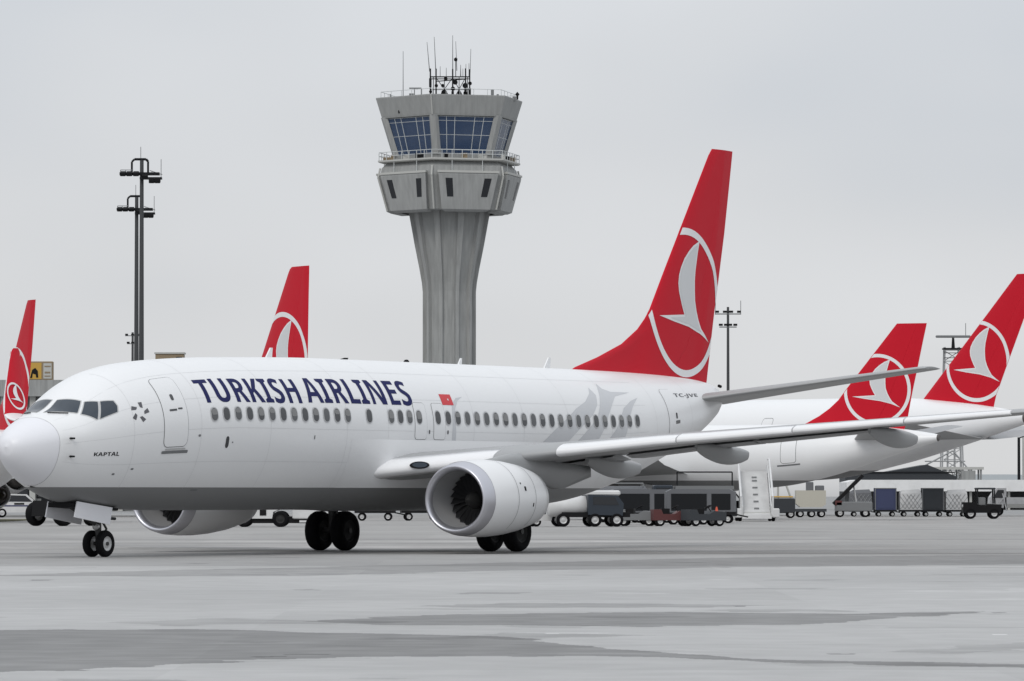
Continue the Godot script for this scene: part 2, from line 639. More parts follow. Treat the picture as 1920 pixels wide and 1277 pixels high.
func wheel(parent: Node3D, at: Vector3, r: float, w: float, axis := Vector3(0, 0, 1), rim: Material = null, called := "wheel") -> Node3D:
	var y := obj(called, Shape.new().lathe(at, axis, [[-w * 0.42, r * 0.55], [-w * 0.5, r * 0.72], [-w * 0.42, r * 0.92], [-w * 0.22, r], [w * 0.22, r], [w * 0.42, r * 0.92], [w * 0.5, r * 0.72], [w * 0.42, r * 0.55]], 28), M.tyre, parent)
	obj("rim", Shape.new().lathe(at, axis, [[-w * 0.34, 0.0], [-w * 0.34, r * 0.2], [-w * 0.22, r * 0.34], [-w * 0.3, r * 0.5], [-w * 0.42, r * 0.56], [w * 0.42, r * 0.56], [w * 0.3, r * 0.5], [w * 0.22, r * 0.34], [w * 0.34, r * 0.2], [w * 0.34, 0.0]], 20), M.rim if rim == null else rim, y)
	return y

func main_gear(parent: Node3D, side: float, x := 19.58, z := 2.86) -> void:
	var g := obj("main_gear_strut", Shape.new().tube(Vector3(x, 0.57, z * side), Vector3(x, 2.3, (z - 0.05) * side), 0.12, 0.16, 12).tube(Vector3(x, 1.1, z * side), Vector3(x + 0.1, 2.1, (z - 1.3) * side), 0.06).tube(Vector3(x, 0.57, (z - 0.62) * side), Vector3(x, 0.57, (z + 0.62) * side), 0.08), M.gear, parent)
	for d in [-0.43, 0.43]:
		wheel(parent, Vector3(x, 0.565, (z + d) * side), 0.565, 0.42, Vector3(0, 0, 1), M.hub)
	obj("gear_door", Shape.new().prism([[-0.45, 1.15], [0.45, 1.1], [0.5, 2.2], [-0.5, 2.3]], -0.02, 0.02, Transform3D(Basis(), Vector3(x, 0, (z + 0.28) * side))), M.wing, parent)
	obj("torque_link", Shape.new().tube(Vector3(x + 0.16, 0.75, z * side), Vector3(x + 0.34, 1.0, z * side), 0.03).tube(Vector3(x + 0.34, 1.0, z * side), Vector3(x + 0.14, 1.3, z * side), 0.03), M.gear, g)

func panes_of(h: Hull, parent: Node3D) -> void:
	var k := PI / 180.0 * 1.88
	var sets := [
		[2.06, 86.3, 2.25, 58.8, 1.9, 47.0, 1.45, 84.2],
		[2.29, 54.5, 2.56, 44.6, 2.25, 23.6, 1.95, 42.2],
		[2.62, 43.3, 2.97, 36.8, 3.0, 30.0, 2.93, 23.6, 2.33, 23.2]]
	for side in [1.0, -1.0]:
		for s in sets:
			var q := PackedVector2Array()
			for i in range(0, s.size(), 2):
				q.append(Vector2(s[i], s[i + 1] * k))
			if Geometry2D.is_polygon_clockwise(q):
				q.reverse()
			var grown := Geometry2D.offset_polygon(q, 0.035, Geometry2D.JOIN_ROUND)
			patch("window_seal", h, grown[0], 0.004, M.seal, parent, 0.09, side)
			patch("cockpit_window", h, Geometry2D.offset_polygon(q, -0.004, Geometry2D.JOIN_ROUND)[0], 0.009, M.glass_dark, parent, 0.09, side)
	for side in [1.0, -1.0]:
		var a := h.pt(1.4, PI * 0.5 - 0.25 * side, 0.03)
		var b := h.pt(1.72, PI * 0.5 - 0.62 * side, 0.03)
		obj("wiper", Shape.new().tube(a, b, 0.014), M.dark, parent)

func airliner(p: Dictionary) -> Node3D:
	var o := thing("airliner", p.label, "airliner", p.at, p.turn, p.get("group", ""))
	var h := Hull.new(p.hull)
	var detail: bool = p.get("detail", false)
	var end: float = p.hull[-1][0]
	hull_meshes(h, 1.05 if detail else 0.002, end, p.line, [0.5], o, M.white, M.belly)
	var cap := PackedVector3Array()
	for i in 24:
		cap.append(h.pt(end, TAU * i / 24.0))
	var cap2 := PackedVector3Array()
	for q in cap:
		cap2.append(q.lerp(Vector3(end + 0.15, h.at(end)[4], 0), 0.25) + Vector3(0.06, 0, 0))
	obj("tail_exhaust", Shape.new().loft([cap, cap2], true, 0), M.core, o)
	var fin: Array = p.fin
	var fm := obj("tail_fin", fin_mesh(fin, 0.0, 0.69), M.red, o)
	obj("rudder", fin_mesh(fin, 0.692, 1.0), M.red, fm)
	emblem(fin, p.logo[0], p.logo[1], p.logo[2], fm, [1.0, -1.0])
	var k: float = p.get("k", 1.0)
	var dx: float = p.get("dx", 0.0)
	var dy: float = p.get("dy", 0.0)
	var sx: float = p.get("sx", 0.0)
	var sy: float = p.get("sy", 0.0)
	var wing_rows := []
	for r in WING:
		wing_rows.append([r[0] * k, 13.0 + (r[1] - 13.0) * k + dx, r[2] + (r[2] - 2.1) * (k - 1.0) + dy, r[3] * k, r[4]])
	var stab_rows := []
	for r in STAB:
		stab_rows.append([r[0] * k, 36.0 + (r[1] - 36.0) * k + sx, r[2] + sy, r[3] * k, r[4]])
	for side in [1.0, -1.0]:
		var w := obj("wing", vane(wing_rows, side), M.wing, o)
		obj("tailplane", vane(stab_rows, side), M.wing, o)
		if not detail:
			for a in [[5.7, 11.0], [11.1, 16.9]]:
				obj("slat", slat(wing_rows, a[0] * k, a[1] * k, side, 0.015), M.slat, w)
			nacelle(o, Vector3(13.66 + dx - 0.6 * (k - 1.0), 1.45 * k + dy * 0.4 + 0.1, 4.83 * side * minf(k, 1.6)), k, side, false)
			obj("engine_pylon", Shape.new().prism([[1.0, 0.85], [4.6, 0.75], [6.2, 1.1], [4.2, 1.6], [2.2, 1.45]], -0.16, 0.16, Transform3D(Basis().scaled(Vector3(k, k, k)), Vector3(13.66 + dx - 0.6 * (k - 1.0), 1.45 * k + dy * 0.4 + 0.1, 4.83 * side * minf(k, 1.6)))), M.wing, o)
			main_gear(o, side, 19.58 + dx + 3.0 * (k - 1.0), 2.86 * k)
	if not detail:
		for d in [-0.2, 0.2]:
			wheel(o, Vector3(4.0, 0.343, d), 0.343, 0.2)
		obj("nose_gear_strut", Shape.new().tube(Vector3(4.0, 0.34, 0), Vector3(4.0, p.hull[9][2] + 0.3, 0), 0.08), M.gear, o)
	for d in p.get("doors", []):
		door("rear_door", h, rounded(d[0], d[1], d[2], d[3], 0.2), o, 0.03)
		patch("door_sill", h, rounded(d[0], d[1] - d[3] * 0.5 - 0.12, d[2] + 0.5, 0.1, 0.04), 0.012, M.seam, o)
	return o

# ---------------------------------------------------------------- the airliner in front
func front_airliner() -> void:
	var o := airliner({"label": "large white airliner taxiing across the foreground, red tail with bird emblem, blue title", "at": Vector3(-12.658, 0, -122.968), "turn": 1.03718,
		"hull": NOSE, "fin": FIN, "logo": [35.38, 7.6, 2.34], "line": 1.79, "detail": true})
	var h := Hull.new(NOSE)
	var k := PI / 180.0 * 1.88
	# radome, a shell of its own up to the joint
	var rings := []
	var x := 0.002
	while true:
		var ring := PackedVector3Array()
		for i in 72:
			ring.append(h.pt(x, TAU * i / 72.0))
		rings.append(ring)
		if x > 1.0399:
			break
		x = minf(x + (0.012 if x < 0.1 else 0.05), 1.04)
	obj("radome", Shape.new().loft(rings, false, 0), M.radome, o)
	var joint := []
	for e in [[1.0395, -0.006], [1.045, -0.006], [1.0505, -0.006]]:
		var ring := PackedVector3Array()
		for i in 72:
			ring.append(h.pt(e[0], TAU * i / 72.0, e[1]))
		joint.append(ring)
	obj("radome_joint", Shape.new().loft(joint, false, 0), M.faint_seam, o)
	panes_of(h, o)
	# titles
	word("title", "TURKISH", h, 6.22, 10.86, 18.3 * k, 42.9 * k, -0.03, M.navy, o)
	word("title", "AIRLINES", h, 11.16, 16.5, 18.2 * k, 42.9 * k, -0.01, M.navy, o)
	word("aircraft_name", "KAPTAL", h, 2.08, 2.93, -17.6 * k, -14.2 * k, -0.02, M.dark, o)
	word("registration", "TC-JVE", h, 32.45, 34.35, 30.0 * k, 36.5 * k, -0.06, M.marking, o)
	# the star of five kites by the door
	for i in 5:
		var t := TAU * i / 5.0 + 0.95
		var c := Vector2(3.68, 17.6 * k)
		var q := PackedVector2Array()
		for e in [[0.17, -0.3], [0.34, 0.12], [0.31, 0.55], [0.15, 0.3]]:
			q.append(c + Vector2(cos(t + e[1]) * 1.0, sin(t + e[1])) * e[0])
		patch("emblem_star_piece", h, q, 0.005, M.marking, o, 0.1)
	# doors
	var d1 := rounded(5.0, (-14.6 + 48.6) * 0.5 * k, 0.98, 63.2 * k, 0.17)
	door("passenger_door", h, d1, o, 0.016)
	var step := patch("door_sill", h, rounded(5.03, -18.0 * k, 1.06, 0.07, 0.03), 0.012, M.seam, o)
	patch("scuff_plate", h, rounded(5.03, -15.9 * k, 0.82, 0.035, 0.015), 0.012, M.rim, step)
	patch("door_window", h, rounded(5.02, 26.5 * k, 0.12, 0.2, 0.05), 0.016, M.window, o)
	patch("door_handle", h, rounded(4.93, 14.6 * k, 0.3, 0.06, 0.02), 0.016, M.window, o)
	patch("door_handle_recess", h, rounded(5.22, 15.4 * k, 0.18, 0.05, 0.02), 0.016, M.window, o)
	door("rear_door", h, rounded(31.95, 12.5 * k, 0.86, 60.0 * k, 0.17), o, 0.01)
	patch("rear_door_window", h, rounded(32.12, 9.5 * k, 0.12, 0.22, 0.05), 0.016, M.window, o)
	patch("rear_door_mark", h, rounded(32.18, 2.5 * k, 0.32, 0.12, 0.02), 0.016, M.window, o)
	for e in [16.74, 17.73]:
		door("overwing_exit", h, rounded(e, 6.1 * k, 0.64, 30.0 * k, 0.1), o, 0.012)
		patch("exit_marking", h, rounded(e + 0.45, -3.4 * k, 0.07, 0.09, 0.02), 0.006, M.marking, o)
	# cabin windows
	var xs := [14.07, 15.2, 15.68, 16.16, 16.66, 17.66]
	for i in 13:
		xs.append(6.62 + 0.53 * i)
	for i in 22:
		xs.append(18.21 + 0.526 * i)
	var blinds := [M.window, M.window_mid, M.window, M.window_pale, M.window_mid]
	var no := 0
	for e in xs:
		no += 1
		var f := patch("cabin_window", h, rounded(e, 8.2 * k, 0.33, 0.43, 0.15), 0.011, M.window_frame, o)
		patch("pane", h, rounded(e, 8.2 * k, 0.265, 0.365, 0.125), 0.015, blinds[(no * no * 7 + no * 3) % 5], f)
		if (no * 5 + no * no) % 7 < 3:
			patch("blind", h, rounded(e, 8.2 * k + 0.09 - 0.02 * (no % 3), 0.235, 0.13 + 0.04 * (no % 3), 0.05), 0.018, M.blind, f)
	# national flag
	var fl := patch("flag", h, pts([18.06, 19.6 * k, 18.66, 19.6 * k, 18.66, 29.8 * k, 18.06, 29.8 * k]), 0.006, M.flag, o)
	var moon := PackedVector2Array()
	for i in 20:
		var t := 0.45 + (TAU - 0.9) * i / 19.0
		moon.append(Vector2(18.29 + cos(t) * 0.085, 24.7 * k + sin(t) * 0.085))
	for i in 20:
		var t := TAU - 0.62 - (TAU - 1.24) * i / 19.0
		moon.append(Vector2(18.315 + cos(t) * 0.066, 24.7 * k + sin(t) * 0.066))
	patch("crescent", h, moon, 0.01, M.white, fl)
	var star := PackedVector2Array()
	for i in 10:
		var t := PI + TAU * i / 10.0
		star.append(Vector2(18.44, 24.7 * k) + Vector2(cos(t), sin(t)) * (0.05 if i % 2 == 0 else 0.02))
	patch("star", h, star, 0.01, M.white, fl)
	# grey feathers painted on the skin
	for f in [
		[18.42, -18.0, 18.66, -18.0, 18.6, 4.0, 18.68, 16.0, 18.95, 24.0, 19.3, 28.0, 18.9, 26.5, 18.56, 20.0, 18.44, 10.0, 18.42, -4.0],
		[22.7, -20.0, 24.35, -20.0, 25.0, -8.0, 25.75, 3.0, 26.5, 14.0, 26.95, 24.0, 27.15, 34.0, 27.0, 43.0, 26.8, 36.0, 26.3, 27.0, 25.6, 20.0, 24.95, 11.0, 24.3, 2.0, 23.5, -9.0],
		[24.75, -20.0, 26.1, -20.0, 26.75, -8.0, 27.2, 4.0, 27.45, 14.0, 27.9, 25.0, 28.3, 33.0, 29.4, 38.0, 28.2, 38.5, 27.8, 42.0, 27.7, 49.0, 27.5, 41.0, 27.3, 32.0, 27.05, 22.0, 26.75, 12.0, 26.15, 1.0, 25.4, -10.0],
		[26.6, -20.0, 28.0, -20.0, 28.4, -8.0, 28.65, 4.0, 28.85, 14.0, 29.2, 23.0, 29.75, 32.0, 29.2, 28.5, 28.55, 21.0, 28.2, 12.0, 27.85, 1.0, 27.25, -10.0]]:
		var q := PackedVector2Array()
		for i in range(0, f.size(), 2):
			q.append(Vector2(f[i], f[i + 1] * k))
		patch("painted_feather", h, q, 0.003, M.feather, o, 0.2)
	# small fittings of the skin
	for e in [[7.22, -12.6, 0.14, 0.26, M.window], [5.98, -7.5, 0.1, 0.05, M.seam], [2.93, -34.5, 0.1, 0.06, M.seam], [3.55, -30.0, 0.1, 0.05, M.seam], [11.34, -8.6, 0.05, 0.09, M.seam], [7.46, -12.8, 0.06, 0.03, M.seam],
		[6.6, -50.0, 0.3, 0.05, M.seam], [14.6, -57.0, 0.7, 0.12, M.dark]]:
		patch("skin_fitting", h, rounded(e[0], e[1] * k, e[2], e[3], minf(e[2], e[3]) * 0.45), 0.006, e[4], o)
	for e in [[1.34, 4.4], [1.38, -18.5]]:
		var b := h.pt(e[0], e[1] * PI / 180.0)
		obj("air_data_probe", Shape.new().tube(b, b + Vector3(0.0, 0, 0.1), 0.03, 0.02).tube(b + Vector3(0.03, 0, 0.1), b + Vector3(-0.2, 0, 0.11), 0.025, 0.012), M.dark, o)
	for e in [[11.9, 0.3, 0.26], [15.6, 0.5, 0.05], [26.9, 0.36, 0.32], [21.9, 0.2, 0.18]]:
		var top: float = h.at(e[0])[1]
		obj("blade_antenna", Shape.new().prism([[e[0] - e[1] * 0.5, top - 0.03], [e[0] + e[1] * 0.5, top - 0.03], [e[0] + e[1] * 0.62, top + e[2]], [e[0] + e[1] * 0.3, top + e[2]]], -0.02, 0.02), M.dark if e[2] < 0.06 else M.white, o)
	obj("beacon", Shape.new().lathe(Vector3(19.0, 5.34, 0), Vector3.UP, [[0.0, 0.09], [0.04, 0.08], [0.08, 0.05], [0.09, 0.0]], 16), M.dark, o)
	# panel joints round the barrel and along it
	for xx in [3.4, 6.05, 9.2, 12.95, 15.05, 19.6, 22.4, 25.0, 27.6, 30.6, 33.4]:
		var seams := Shape.new()
		for i in 60:
			var a0 := lerpf(-0.85, 1.5, i / 60.0)
			var a1 := lerpf(-0.85, 1.5, (i + 1) / 60.0)
			seams.quad(h.pt(xx, a0, 0.003), h.pt(xx + 0.007, a0, 0.003), h.pt(xx + 0.007, a1, 0.003), h.pt(xx, a1, 0.003), 0)
		obj("skin_joint", seams, M.faint_seam, o)
	for yy in [-3.2, 23.5, 52.0, -26.0]:
		var seams := Shape.new()
		for i in 90:
			var x0 := lerpf(1.2, 30.0, i / 90.0)
			var x1 := lerpf(1.2, 30.0, (i + 1) / 90.0)
			seams.quad(h.pt(x0, yy * PI / 180.0, 0.003), h.pt(x1, yy * PI / 180.0, 0.003), h.pt(x1, yy * PI / 180.0 + 0.003, 0.003), h.pt(x0, yy * PI / 180.0 + 0.003, 0.003), 0)
		obj("skin_joint", seams, M.faint_seam, o)
	# wing root fairing: the lower barrel swells where the wing passes through
	for side in [1.0, -1.0]:
		var white_rows := []
		var grey_rows := []
		for i in 41:
			var xx := lerpf(13.2, 25.6, i / 40.0)
			var swell := 0.4 * smoothstep(13.2, 15.6, xx) * (1.0 - smoothstep(21.5, 25.6, xx))
			var r := h.at(xx)
			var al := asin(clampf((1.79 - r[4]) / (r[4] - r[2]), -1.0, 0.0))
			var wr := PackedVector3Array()
			var gr := PackedVector3Array()
			for k2 in 13:
				var a0 := lerpf(-0.16, al, k2 / 12.0)
				var q0 := h.pt(xx, a0, 0.004) + Vector3(0, 0, swell * sin(PI * 0.62 * (a0 + 0.16) / -1.41))
				wr.append(Vector3(q0.x, q0.y, q0.z * side))
				a0 = lerpf(al, -PI * 0.5, k2 / 12.0)
				q0 = h.pt(xx, a0, 0.004) + Vector3(0, -0.1 * swell * k2 / 12.0, swell * sin(PI * 0.62 * (a0 + 0.16) / -1.41) * (1.0 - k2 / 12.0))
				gr.append(Vector3(q0.x, q0.y, q0.z * side))
			white_rows.append(wr)
			grey_rows.append(gr)
		obj("wing_root_fairing", Shape.new().loft(white_rows, false, 0, false), M.white, o)
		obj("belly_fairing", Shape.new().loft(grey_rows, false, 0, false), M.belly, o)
	# wings
	for side in [1.0, -1.0]:
		var w: Node3D = o.get_node("wing" if side > 0.0 else "wing_001")
		obj("winglet", vane(WINGLET, side, Shape.new(), 0, 1, 0, true), M.white, w)
		var red := obj("winglet_tip", vane(WINGLET_TOP, side, Shape.new(), 0, 1, 0, true), M.red, w)
		obj("winglet_front_edge", slat(WINGLET_TOP, 17.87, 18.55, side, 0.012), M.slat, w)
		winglet_emblem(red, side)
		for a in [[5.75, 8.6], [8.63, 11.4], [11.43, 14.1], [14.13, 16.7]]:
			obj("slat", slat(WING, a[0], a[1], side, 0.02), M.slat, w)
		obj("inboard_front_edge", slat(WING, 1.2, 4.3, side, 0.012), M.slat, w)
		# flap panels hang a little below the rear edge, with fairings over their tracks
		for a in [[2.1, 5.6], [6.0, 9.4], [9.5, 12.4]]:
			var fl2 := []
			for i in 5:
				var r := wing_row(WING, lerpf(a[0], a[1], i / 4.0))
				var ring := PackedVector3Array()
				for q in [[0.78, -0.012], [0.86, 0.012], [1.03, -0.025], [1.03, -0.029], [0.86, -0.03]]:
					ring.append(Vector3(r[1] + r[3] * q[0], r[2] + r[3] * q[1] - 0.03, r[0] * side))
				fl2.append(ring)
			obj("flap", Shape.new().loft(fl2, true, -1), M.wing, w)
		for a in [[5.2, 0.95, 3.0], [8.3, 0.9, 3.0], [12.9, 0.86, 2.9]]:
			var r := wing_row(WING, a[0])
			var x1: float = r[1] + r[3] + 1.35
			var rows := []
			for i in 11:
				var u := i / 10.0
				var hh: float = 0.5 * a[1] * pow(sin(PI * (0.04 + 0.86 * u)), 0.6)
				var ring := PackedVector3Array()
				for j in 16:
					var t := TAU * j / 16.0
					ring.append(Vector3(x1 - a[2] * (1.0 - u) * 1.0 + (0.0 if u < 0.99 else -0.02), r[2] - 0.1 - 0.18 * u + sin(t) * hh * (0.9 if sin(t) < 0.0 else 0.35), r[0] * side + cos(t) * hh * 0.42))
				rows.append(ring)
			obj("flap_track_fairing", Shape.new().loft(rows, true, 0), M.wing, w)
		# landing lamp in the wing root
		var oval := []
		for i in 18:
			oval.append([cos(TAU * i / 18.0) * 0.27, sin(TAU * i / 18.0) * 0.1])
		var face := Vector3(-0.76, 0.12, 0.64 * side).normalized()
		var along := Vector3.UP.cross(face).normalized()
		var lt := Transform3D(Basis(along, face.cross(along), face), Vector3(15.38, 2.4, 2.66 * side))
		var ll := obj("landing_lamp", Shape.new().prism(oval, -0.08, 0.11, lt), M.dark, w)
		for e in oval:
			e[0] *= 0.78
			e[1] *= 0.72
		obj("lamp_lens", Shape.new().prism(oval, 0.1, 0.125, lt), M.glass_dark, ll)
		# engine and its pylon
		var at := Vector3(13.66, 1.45, 4.83 * side)
		nacelle(o, at, 1.0, side, true)
		var py := []
		for e in [[14.9, 2.44, 2.5, 0.03], [15.7, 2.38, 2.6, 0.1], [16.4, 2.3, 2.7, 0.15], [17.0, 2.15, 2.74, 0.17], [17.8, 1.95, 2.62, 0.17], [19.2, 1.75, 2.5, 0.15], [21.0, 2.1, 2.4, 0.05]]:
			var ring := PackedVector3Array()
			for q in [[-1, 0.0], [1, 0.0], [1, 0.7], [0.5, 1.0], [-0.5, 1.0], [-1, 0.7]]:
				ring.append(Vector3(e[0], lerpf(e[1], e[2], q[1]), 4.83 * side + q[0] * e[3]))
			py.append(ring)
		obj("engine_pylon", Shape.new().loft(py, true, 0), M.wing, o)
		main_gear(o, side)
	# nose gear
	obj("nose_gear_strut", Shape.new().tube(Vector3(4.0, 0.34, 0), Vector3(3.95, 1.5, 0), 0.075, 0.1, 12).tube(Vector3(4.0, 0.343, -0.3), Vector3(4.0, 0.343, 0.3), 0.05).tube(Vector3(3.95, 0.8, 0), Vector3(2.6, 1.35, 0), 0.05), M.gear, o)
	obj("torque_link", Shape.new().tube(Vector3(4.1, 0.45, 0), Vector3(4.35, 0.72, 0), 0.03).tube(Vector3(4.35, 0.72, 0), Vector3(4.07, 1.0, 0), 0.03), M.gear, o)
	obj("taxi_lamp", Shape.new().lathe(Vector3(3.88, 0.78, 0.02), Vector3(-1, 0, 0), [[-0.06, 0.06], [0.06, 0.09], [0.07, 0.0]], 16), M.rim, o)
	for d in [-0.2, 0.2]:
		wheel(o, Vector3(4.0, 0.343, d), 0.343, 0.2, Vector3(0, 0, 1), M.rim)
	for side in [1.0, -1.0]:
		obj("nose_gear_door", Shape.new().prism([[2.42, 1.43], [3.96, 1.27], [3.84, 0.83], [2.3, 1.03]], -0.018, 0.018, Transform3D(Basis(), Vector3(0, 0, 0.45 * side))), M.radome, o)
	obj("wheel_bay", Shape.new().prism([[2.35, 1.4], [4.3, 1.25], [4.3, 1.19], [2.35, 1.28]], -0.4, 0.4), M.dark, o)
	obj("trim_line", Shape.new().tube(Vector3(37.0, 5.02, 0.4), Vector3(37.12, 5.0, 0.4), 0.05), M.dark, o)

func door(called: String, h: Hull, poly: PackedVector2Array, o: Node3D, gap: float) -> void:
	var g := patch("%s_gap" % called, h, poly, 0.005, M.seam, o, 0.16)
	patch(called, h, Geometry2D.offset_polygon(poly, -gap)[0] if not Geometry2D.is_polygon_clockwise(poly) else poly, 0.009, M.white, o, 0.16)
	g.set_meta("label", "thin dark gap round the door")

func winglet_emblem(parent: Node3D, side: float) -> void:
	# on the face turned to the fuselage
	var c := Vector2(24.9, 4.68)
	var f := func(q: Vector2) -> Vector3:
		var r := Vector2.ZERO
		var z := 0.0
		for k in WINGLET_TOP.size() - 1:
			if q.y <= WINGLET_TOP[k + 1][2] or k == WINGLET_TOP.size() - 2:
				var u: float = (q.y - WINGLET_TOP[k][2]) / (WINGLET_TOP[k + 1][2] - WINGLET_TOP[k][2])
				z = lerpf(WINGLET_TOP[k][0], WINGLET_TOP[k + 1][0], u)
				break
		return Vector3(q.x, q.y, (z - 0.085) * side)
	var ring := PackedVector2Array()
	for i in 40:
		var a := TAU * i / 40.0
		var b := TAU * (i + 1) / 40.0
		for e in [[a, 1.0], [b, 1.0], [b, 0.86], [a, 1.0], [b, 0.86], [a, 0.86]]:
			ring.append(c + Vector2(cos(e[0]), sin(e[0])) * 0.43 * e[1])
	obj("emblem_ring", drape(Shape.new(), ring, f, 0.2, Vector3(0, 0, -side)), M.white, parent)
	var bird := PackedVector2Array()
	for i in range(0, BIRD.size(), 2):
		bird.append(c + Vector2(BIRD[i], BIRD[i + 1]) * 0.43)
	obj("emblem_bird", drape(Shape.new(), flat(bird), f, 0.2, Vector3(0, 0, -side)), M.white, parent)

# ---------------------------------------------------------------- the parked airliners
func parked_airliners() -> void:
	var turn := deg_to_rad(-25.0)
	airliner({"label": "parked airliner with red tail behind the stairs, its fin between the other two", "at": Vector3(24.88 - cos(turn) * 37.0, 0, -310.0 + sin(turn) * 37.0), "turn": turn,
		"hull": [[0.0, 3.6, 3.6, 0.0, 3.6], [0.3, 4.1, 3.0, 0.6, 3.6], [1.2, 4.7, 2.4, 1.15, 3.65], [2.6, 5.5, 2.05, 1.65, 3.8], [4.5, 5.95, 1.93, 1.9, 4.0], [7.0, 6.06, 1.9, 1.98, 4.05], [14.0, 6.06, 1.9, 1.98, 4.05], [25.0, 6.06, 1.9, 1.98, 4.05],
			[26.0, 6.06, 1.92, 1.98, 4.05], [28.8, 6.06, 2.15, 1.92, 4.08], [31.8, 6.04, 2.75, 1.72, 4.2], [35.1, 5.9, 3.75, 1.25, 4.6], [37.5, 5.65, 4.5, 0.75, 5.0], [39.1, 5.4, 4.95, 0.28, 5.17]],
		"fin": [[5.6, 29.0, 36.8], [6.16, 30.25, 37.0], [6.6, 31.1, 37.11], [7.07, 31.8, 37.2], [7.6, 32.4, 37.3], [8.3, 32.95, 37.45], [9.6, 34.03, 37.75], [11.2, 35.37, 38.1], [12.2, 36.2, 38.33], [12.4, 36.37, 38.37]],
		"logo": [35.05, 8.25, 2.25], "line": 2.5, "k": 1.0, "dx": 1.0, "dy": 0.7, "sx": -0.8, "sy": 0.5, "doors": [[29.7, 0.45, 1.05, 2.0]]})
	turn = deg_to_rad(-45.0)
	airliner({"label": "wide parked airliner at the right edge, its tall red fin cut by the picture's edge", "at": Vector3(35.46 - cos(turn) * 59.3, 0, -360.0 + sin(turn) * 59.3), "turn": turn,
		"hull": [[0.0, 5.2, 5.2, 0.0, 5.2], [0.5, 6.0, 4.4, 0.9, 5.2], [2.0, 7.0, 3.5, 1.75, 5.3], [4.5, 8.1, 2.85, 2.5, 5.5], [7.5, 8.7, 2.65, 2.95, 5.7], [11.0, 8.85, 2.6, 3.1, 5.75], [20.0, 8.85, 2.6, 3.1, 5.75], [30.0, 8.85, 2.6, 3.1, 5.75], [38.0, 8.85, 2.6, 3.1, 5.75],
			[39.0, 8.85, 2.62, 3.1, 5.75], [43.0, 8.85, 2.75, 3.05, 5.8], [50.1, 8.8, 3.85, 2.45, 6.1], [56.0, 8.4, 5.2, 1.6, 6.6], [62.1, 7.6, 6.75, 0.45, 7.2]],
		"fin": [[7.6, 51.0, 58.95], [8.5, 52.15, 59.2], [8.85, 52.5, 59.3], [11.0, 54.65, 60.3], [13.0, 56.65, 61.25], [15.0, 58.63, 62.2], [17.2, 60.8, 63.3], [17.6, 61.2, 63.45], [17.7, 61.3, 63.5]],
		"logo": [57.6, 11.4, 3.0], "line": 3.4, "k": 1.7, "dx": 8.0, "dy": 1.9, "sx": 20.0, "sy": 1.2, "doors": [[39.3, 0.55, 1.1, 1.0]]})
	turn = deg_to_rad(-66.0)
	airliner({"label": "parked airliner at the left edge, its narrow red fin showing beside the yellow sign", "at": Vector3(-26.67 - cos(turn) * 38.67, 0, -275.0 + sin(turn) * 38.67), "turn": turn,
		"hull": NOSE, "fin": FIN, "logo": [35.38, 7.6, 2.34], "line": 1.79})
	turn = deg_to_rad(-60.0)
	airliner({"label": "parked airliner hidden behind the fuselage, its red fin showing above the blue title", "at": Vector3(-14.13 - cos(turn) * 58.0, 0, -340.0 + sin(turn) * 58.0), "turn": turn,
		"hull": [[0.0, 4.6, 4.6, 0.0, 4.6], [0.5, 5.3, 3.9, 0.85, 4.6], [2.0, 6.2, 3.1, 1.6, 4.7], [4.5, 7.2, 2.5, 2.3, 4.9], [7.5, 7.7, 2.3, 2.7, 5.0], [11.0, 7.85, 2.2, 2.82, 5.03], [20.0, 7.85, 2.2, 2.82, 5.03], [30.0, 7.85, 2.2, 2.82, 5.03], [37.0, 7.85, 2.2, 2.82, 5.03],
			[38.0, 7.85, 2.22, 2.82, 5.03], [42.0, 7.85, 2.4, 2.75, 5.1], [49.0, 7.8, 3.7, 2.1, 5.5], [55.0, 7.5, 5.0, 1.25, 6.1], [59.5, 6.9, 6.1, 0.4, 6.5]],
		"fin": [[7.0, 47.9, 57.7], [7.7, 48.4, 57.75], [9.0, 49.35, 57.85], [11.0, 50.8, 58.0], [13.5, 52.6, 58.07], [15.5, 54.0, 58.13], [17.0, 55.05, 58.2], [17.3, 55.3, 58.2], [17.45, 55.6, 58.2]],
		"logo": [54.4, 10.75, 3.6], "line": -5.0, "k": 1.6, "dx": 7.0, "dy": 1.4, "sx": 17.5, "sy": 1.9})

# ---------------------------------------------------------------- control tower
func ring8(r: float, y: float, phase := -13.0, n := 6) -> PackedVector3Array:
	var p := PackedVector3Array()
	if n == 6:
		r *= 1.045
	for i in n:
		var t := deg_to_rad(phase + 360.0 / n * i)
		p.append(Vector3(sin(t) * r, y, cos(t) * r))
	return p

